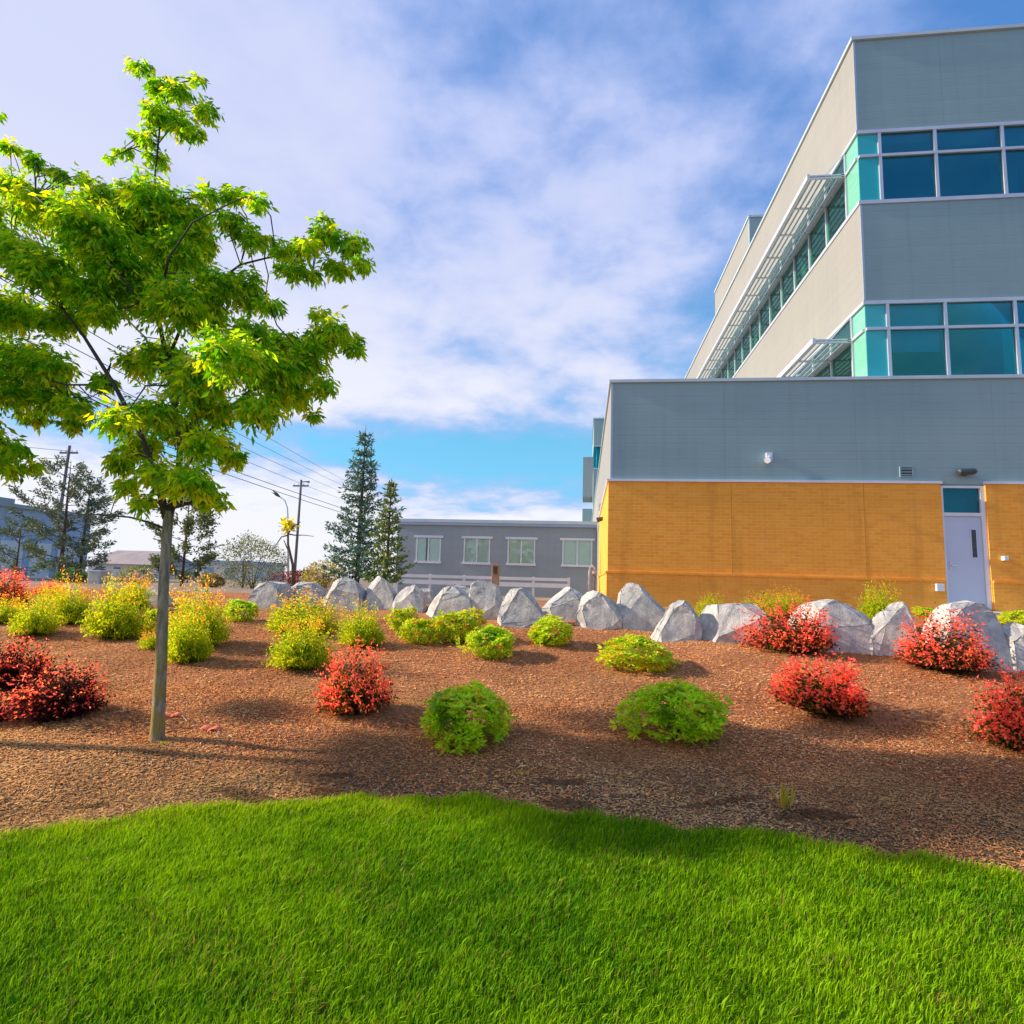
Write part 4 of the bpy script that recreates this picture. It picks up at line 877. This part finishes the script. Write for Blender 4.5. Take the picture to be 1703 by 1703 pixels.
def conifer(u, vt, vb, halfpx, Y, label, seed, kind='spruce', cols=((.08, .18, .21), (.11, .23, .22), (.18, .27, .13)), lean=0, bare=0.0, dens=1.0):
    rs = np.random.default_rng(seed)
    P = onY(u, vb, Y); P[2] = float(zg(P[0], Y)); top = onY(u, vt, Y)[2]; H = top-P[2]; R_ = halfpx*mpp(onY(u, (vt+vb)/2, Y))
    t_ = thing('spruce_tree' if kind == 'spruce' else 'pine_tree', P, label, 'tree', 'conifers beyond the boulders'); mb = MB()
    MB().tube([(0, 0, -.2), (lean*.3, 0, H*.4), (lean*.7, 0, H*.75), (lean, 0, H)], [H*.016, H*.012, H*.007, .006], 8).build('trunk', 'bark_dark', t_, True)
    A, D, L = [], [], []
    nw = int(H*(4.2 if kind == 'spruce' else 2.4))
    for i in range(nw):
        f = .08+bare+(1-.1-bare)*(i+rs.uniform(-.3, .3))/nw; f = min(max(f, .06), .985)
        if kind == 'spruce': rad = R_*(1-f)**.85*rs.uniform(.75, 1.15)+.08
        else: rad = R_*math.sin(math.pi*min(1, .15+.85*f))**.6*rs.uniform(.6, 1.1)+.1
        nb = rs.integers(5, 8) if kind == 'spruce' else rs.integers(3, 5); a0 = rs.uniform(0, 6)
        for b in range(nb):
            a = a0+2*math.pi*b/nb+rs.uniform(-.35, .35); ln = rad*rs.uniform(.65, 1.1); up = rs.uniform(-.05, .28) if kind == 'spruce' else rs.uniform(.1, .5)
            o0 = np.array([lean*f, 0, H*f]); dv = np.array([math.cos(a), math.sin(a), up]); e = o0+dv*ln*np.array([1, 1, 1])+np.array([0, 0, .12*ln])
            mb.tube([o0, (o0+e)/2-np.array([0, 0, .05*ln]), e], [.012+.008*ln, .01, .004], 4)
            m_ = int((27 if kind == 'spruce' else 48)*max(ln, .25)*dens*2)
            for k in range(m_):
                g = rs.random()**.7 if kind == 'spruce' else 1-.55*rs.random()**1.3
                p = o0*(1-g)+e*g-np.array([0, 0, .05*ln*math.sin(g*3.14)])+rs.normal(0, .035 if kind == 'spruce' else .085, 3)
                q = unit(dv*.8+np.array([0, 0, .25])+.9*rs.normal(size=3)); A.append(p); D.append(q); L.append(rs.uniform(.11, .21))
    mb.build('branches', 'bark_dark', t_); A = np.array(A); n = len(A); L = np.array(L)
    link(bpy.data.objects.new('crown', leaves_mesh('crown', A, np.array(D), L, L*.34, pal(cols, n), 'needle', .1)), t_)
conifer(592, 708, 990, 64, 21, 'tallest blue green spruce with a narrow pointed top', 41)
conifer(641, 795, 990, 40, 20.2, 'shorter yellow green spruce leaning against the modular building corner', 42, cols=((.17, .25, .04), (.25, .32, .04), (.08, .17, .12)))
conifer(96, 765, 985, 78, 25, 'open two topped pine tree before the pale blue warehouse', 43, 'pine', ((.11, .17, .11), (.15, .20, .12), (.18, .20, .13)), -.1)  # pine needles greyed and lightened, distance haze put into their colours
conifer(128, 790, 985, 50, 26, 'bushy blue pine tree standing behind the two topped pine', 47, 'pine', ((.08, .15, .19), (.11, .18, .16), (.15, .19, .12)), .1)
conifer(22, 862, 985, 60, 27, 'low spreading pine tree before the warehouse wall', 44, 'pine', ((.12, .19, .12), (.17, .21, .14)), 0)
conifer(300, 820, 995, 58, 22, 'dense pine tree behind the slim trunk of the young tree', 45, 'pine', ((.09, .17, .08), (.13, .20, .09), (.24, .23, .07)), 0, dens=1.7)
def bushy(u0, u1, vt, vb, Y, cols, name, label, n=2200, leaf=.09, cat='shrub'):
    uc = (u0+u1)/2; P = onY(uc, vb, Y); P[2] = float(zg(P[0], Y)); w = (u1-u0)*mpp(P); h = onY(uc, vt, Y)[2]-P[2]
    t_ = thing(name, P, label, cat); C, d, dep = dome(n, w/2, h, .35, .3, int(u0)); D = unit(d+.8*rng.normal(size=(n, 3))); L = leaf*(.7+.6*rng.random(n))
    link(bpy.data.objects.new('foliage', leaves_mesh('foliage', C, D, L, L*.5, pal(cols, n), 'leaf_thick')), t_); stems_mb(8, h*.7, w*.3, .02).build('stem', 'bark_dark', t_)
bushy(362, 474, 893, 990, 24, [(.16, .19, .07), (.22, .23, .09), (.10, .14, .07), (.26, .24, .13)], 'olive_bush', 'round olive green bush behind the far boulders', 3500)
bushy(395, 420, 882, 930, 26, [(.04, .10, .16), (.06, .12, .16)], 'dark_sapling', 'small dark bluish treetop poking above the round olive bush', 500)
bushy(90, 140, 948, 990, 21, [(.06, .12, .04), (.09, .15, .05)], 'dark_green_bush', 'dark green bush behind the orange tipped golden shrubs', 1200)
bushy(455, 548, 944, 985, 22, [(.25, .03, .035), (.34, .045, .04), (.16, .02, .03)], 'maroon_hedge', 'low flat maroon hedge beyond the far boulders', 2600, .07)
bushy(500, 575, 932, 990, 20.5, [(.24, .28, .04), (.35, .32, .05), (.42, .26, .05)], 'lime_bush', 'loose lime and orange bush at the foot of the tallest spruce', 1500)
bushy(330, 370, 955, 990, 20, [(.12, .17, .07), (.35, .2, .06)], 'mixed_bush', 'low mixed bush between the dense pine and the olive bush', 900)
bushy(200, 250, 940, 990, 22, [(.10, .16, .07), (.3, .28, .05), (.14, .18, .08)], 'grey_green_bush', 'low grey green bush left of the slim trunk behind golden shrubs', 900)
# spindly sapling with a tuft of yellow leaves
Y = 18.0; P = onY(490, 948, Y); P[2] = float(zg(P[0], Y))
t_ = thing('spindly_sapling', P, 'spindly leaning sapling with a tuft of bright yellow leaves', 'tree')
def rel(u, v): return onY(u, v, Y)-P
MB().tube([(0, 0, -.1), rel(487, 940), rel(479, 905), rel(479, 885)], [.05, .045, .035, .03], 7).build('trunk', 'bark_dark', t_, True)
mb = MB()
for br in ([(479, 890), (468, 893), (455, 912), (450, 922)], [(484, 925), (476, 908), (472, 898)], [(479, 887), (472, 872), (467, 862)], [(480, 886), (488, 876), (500, 868)], [(479, 888), (490, 890), (505, 890), (522, 892)]):
    mb.tube([rel(*q) for q in br], [.026, .02, .012, .008][:len(br)], 5)
mb.build('branches', 'bark_dark', t_, True)
n = 160; cc = np.array([rel(480, 875)]*n)+rng.normal(0, 1, (n, 3))*np.array([.10, .10, .10]); link(bpy.data.objects.new('crown', leaves_mesh('crown', cc, rng.normal(size=(n, 3))+np.array([0, 0, .4]), .16, .07, pal([(.62, .55, .03), (.5, .5, .04)], n), 'leaf')), t_)

# ================================================================== BACKGROUND
def utility_pole(u, vt, vb, Y, lab, lamp=False, lean=0):
    P = onY(u, vb, Y); P[2] = float(zg(P[0], Y)); H = onY(u, vt, Y)[2]-P[2]
    t_ = thing('utility_pole', P, lab, 'pole', 'utility poles')
    MB().tube([(0, 0, -.3), (lean, 0, H)], [.17, .12], 9).build('shaft', 'pole_wood', t_, True); MB().box((-.9+lean, -.06, H-.75), (.9+lean, .06, H-.6)).build('crossarm', 'pole_wood', t_)
    for x in (-.8, -.3, .3, .8): MB().tube([(x+lean, 0, H-.6), (x+lean, 0, H-.42)], [.05, .035], 7).build('insulator', 'stucco', t_)
    if lamp: MB().tube([(lean, 0, H-.25), (lean+.5, 0, H-.2), (lean+.95, 0, H-.22)], [.05, .06, .13], 7).build('transformer', 'dark_metal', t_)
    return P, H
pA, hA = utility_pole(489, 798, 968, 62, 'tall utility pole rising behind the spindly sapling', True)
pB, hB = utility_pole(84, 741, 960, 48, 'thin utility pole rising behind the two topped pine', False, .35)
# street lamp with curved arm
Y = 55.0; P = onY(480, 968, Y); P[2] = float(zg(P[0], Y)); t_ = thing('street_lamp', P, 'pale street lamp with a curved arm beside the tall utility pole', 'lamp')
def rel(u, v): return onY(u, v, Y)-P
MB().tube([(0, 0, -.2), rel(479, 870), rel(478, 845), rel(474, 833), rel(464, 825)], [.11, .09, .07, .06, .05], 8).build('pole', 'aluminium', t_, True); MB().tube([rel(465, 826), rel(460, 822), rel(453, 817)], [.08, .17, .12], 8).build('lamp_head', 'dark_metal', t_, True)
def cable(a, b, sag, lab, grp='overhead cables', r=.014):
    pts = []
    a = np.array(a, float); b = np.array(b, float)
    for i in range(17):
        f = i/16; p = a*(1-f)+b*f; p[2] -= sag*4*f*(1-f); pts.append(p-a)
    o = MB().tube(pts, r, 5).build('overhead_cable', 'cable', None, True); o.location = [float(k) for k in a]; tag(o, lab, 'cable', grp)
far = onY(600, 850, 78)
for k, (u, v, uf, vf) in enumerate(((395, 690, 575, 800), (380, 705, 580, 812), (372, 722, 578, 822), (392, 752, 574, 832))):
    a = onY(u, v, 30); b = onY(uf, vf, 75); d = a-b; a = a+d*.9
    cable(a, b, .25, ('topmost', 'second highest', 'third highest', 'lowest')[k]+' of the thin cables sloping down towards the tallest spruce')
for k, (u, v, uf, vf) in enumerate(((405, 785, 585, 850), (420, 800, 600, 862))):
    a = onY(u, v, 50); b = onY(uf, vf, 72); d = a-b; cable(a+d*.8, b, .2, ('upper', 'lower')[k]+' thick cable passing the top of the tall utility pole', 'low overhead cables', .03)
a = pB+np.array([.35, 0, hB-.5]); 
for k, dz_ in enumerate((0, -.7)):
    cable(a+np.array([0, 0, dz_]), onY(-250, 690+k*40, 40), .4, ('upper', 'lower')[k]+' cable running from the thin utility pole past the leaf sprays', 'cables on the thin pole', .02)
# pale blue warehouse: its long side recedes
XWH = -40.0
Pn = onX(-160, 850, XWH); Pm = onX(150, 880, XWH); Pf = onX(236, 880, XWH); zt = float(onX(10, 843, XWH)[2]); gz = float(zg(0, 60)); y0w = float(Pn[1])
wh = thing('warehouse', (XWH, y0w, gz), 'long pale blue warehouse with a flat roof behind the pine trees', 'building'); WO = (XWH, y0w, gz)
box('wall', (XWH-25, y0w, gz-.2), (XWH, Pm[1], zt), 'warehouse', wh, WO); box('roof_edge', (XWH-25, y0w-.2, zt+.001), (XWH+.25, Pm[1]+.2, zt+.28), 'siding_modular', wh, WO)
box('raised_parapet', (XWH-24, y0w, zt+.281), (XWH+.1, float(onX(22, 840, XWH)[1]), zt+.62), 'siding_modular', wh, WO)
for k in range(5):
    yy = y0w+1.5+k*(Pm[1]-y0w-2)/5; box('dock_door', (XWH+.001, yy, gz), (XWH+.07, yy+1.7, gz+2.6), 'stucco', wh, WO)
Y = 64.0; xa, xb_ = onY(148, 930, Y)[0], onY(262, 930, Y)[0]; zt = onY(200, 938, Y)[2]; zr = onY(200, 919, Y)[2]; gz = float(zg(0, Y))
hs = thing('white_house', ((xa+xb_)/2, Y, gz), 'small white house with a pinkish grey roof beyond the golden shrubs', 'house'); HO = ((xa+xb_)/2, Y, gz)
box('wall', (xa, Y, gz-.2), (xb_, Y+7, zt), 'stucco', hs, HO)
mb = MB(); x0_, x1_, y0_, y1_ = xa-.4, xb_+.4, Y-.5, Y+7.5
mb.v = [(x0_, y0_, zt), (x1_, y0_, zt), (x1_, y1_, zt), (x0_, y1_, zt), (x0_+1, (y0_+y1_)/2, zr+.4), (x1_-1, (y0_+y1_)/2, zr+.4)]; mb.f = [(0, 1, 5, 4), (1, 2, 5), (2, 3, 4, 5), (3, 0, 4), (3, 2, 1, 0)]; mb.build('roof', 'roof_felt', hs, False, HO)
for k in range(3):
    xx = xa+1+k*(xb_-xa-2)/3; f_ = box('window', (xx, Y-.06, gz+.9), (xx+1.1, Y-.001, zt-.3), 'trim_white', hs, HO); box('pane', (xx+.1, Y-.08, gz+1.0), (xx+1.0, Y-.061, zt-.4), 'dark_metal', f_, HO)
Y = 75.0; xa, xb_ = onY(330, 930, Y)[0], onY(425, 930, Y)[0]; zt = onY(360, 932, Y)[2]; gz = float(zg(0, Y))
sh_ = thing('low_shed', ((xa+xb_)/2, Y, gz), 'low lilac grey shed with a blue roof edge left of the olive bush', 'shed'); SO = ((xa+xb_)/2, Y, gz)
box('wall', (xa, Y, gz-.2), (xb_, Y+8, zt-.4), 'stucco', sh_, SO); box('roof', (xa-.3, Y-.3, zt-.399), (xb_+.3, Y+8.3, zt), 'warehouse', sh_, SO)
for k in range(2): box('door', (xa+1+k*3, Y-.06, gz), (xa+2.4+k*3, Y-.001, gz+1.6), 'siding_gray', sh_, SO)
# utility cabinet
Y = 19.0; P = onY(154, 975, Y); gz = float(zg(P[0], Y)); k = mpp(P); zt = onY(154, 950, Y)[2]
uc_ = thing('utility_cabinet', (P[0], Y, gz), 'pale grey utility cabinet behind the orange tipped golden shrubs', 'cabinet')
box('cabinet', (P[0]-11*k, Y, gz-.1), (P[0]+11*k, Y+.5, zt), 'concrete', uc_, (P[0], Y, gz), .02); box('lid', (P[0]-12*k, Y-.03, zt+.001), (P[0]+12*k, Y+.53, zt+.05), 'stucco', uc_, (P[0], Y, gz)); box('door', (P[0]-9*k, Y-.015, gz+.1), (P[0]+9*k, Y-.001, zt-.08), 'concrete', uc_, (P[0], Y, gz))
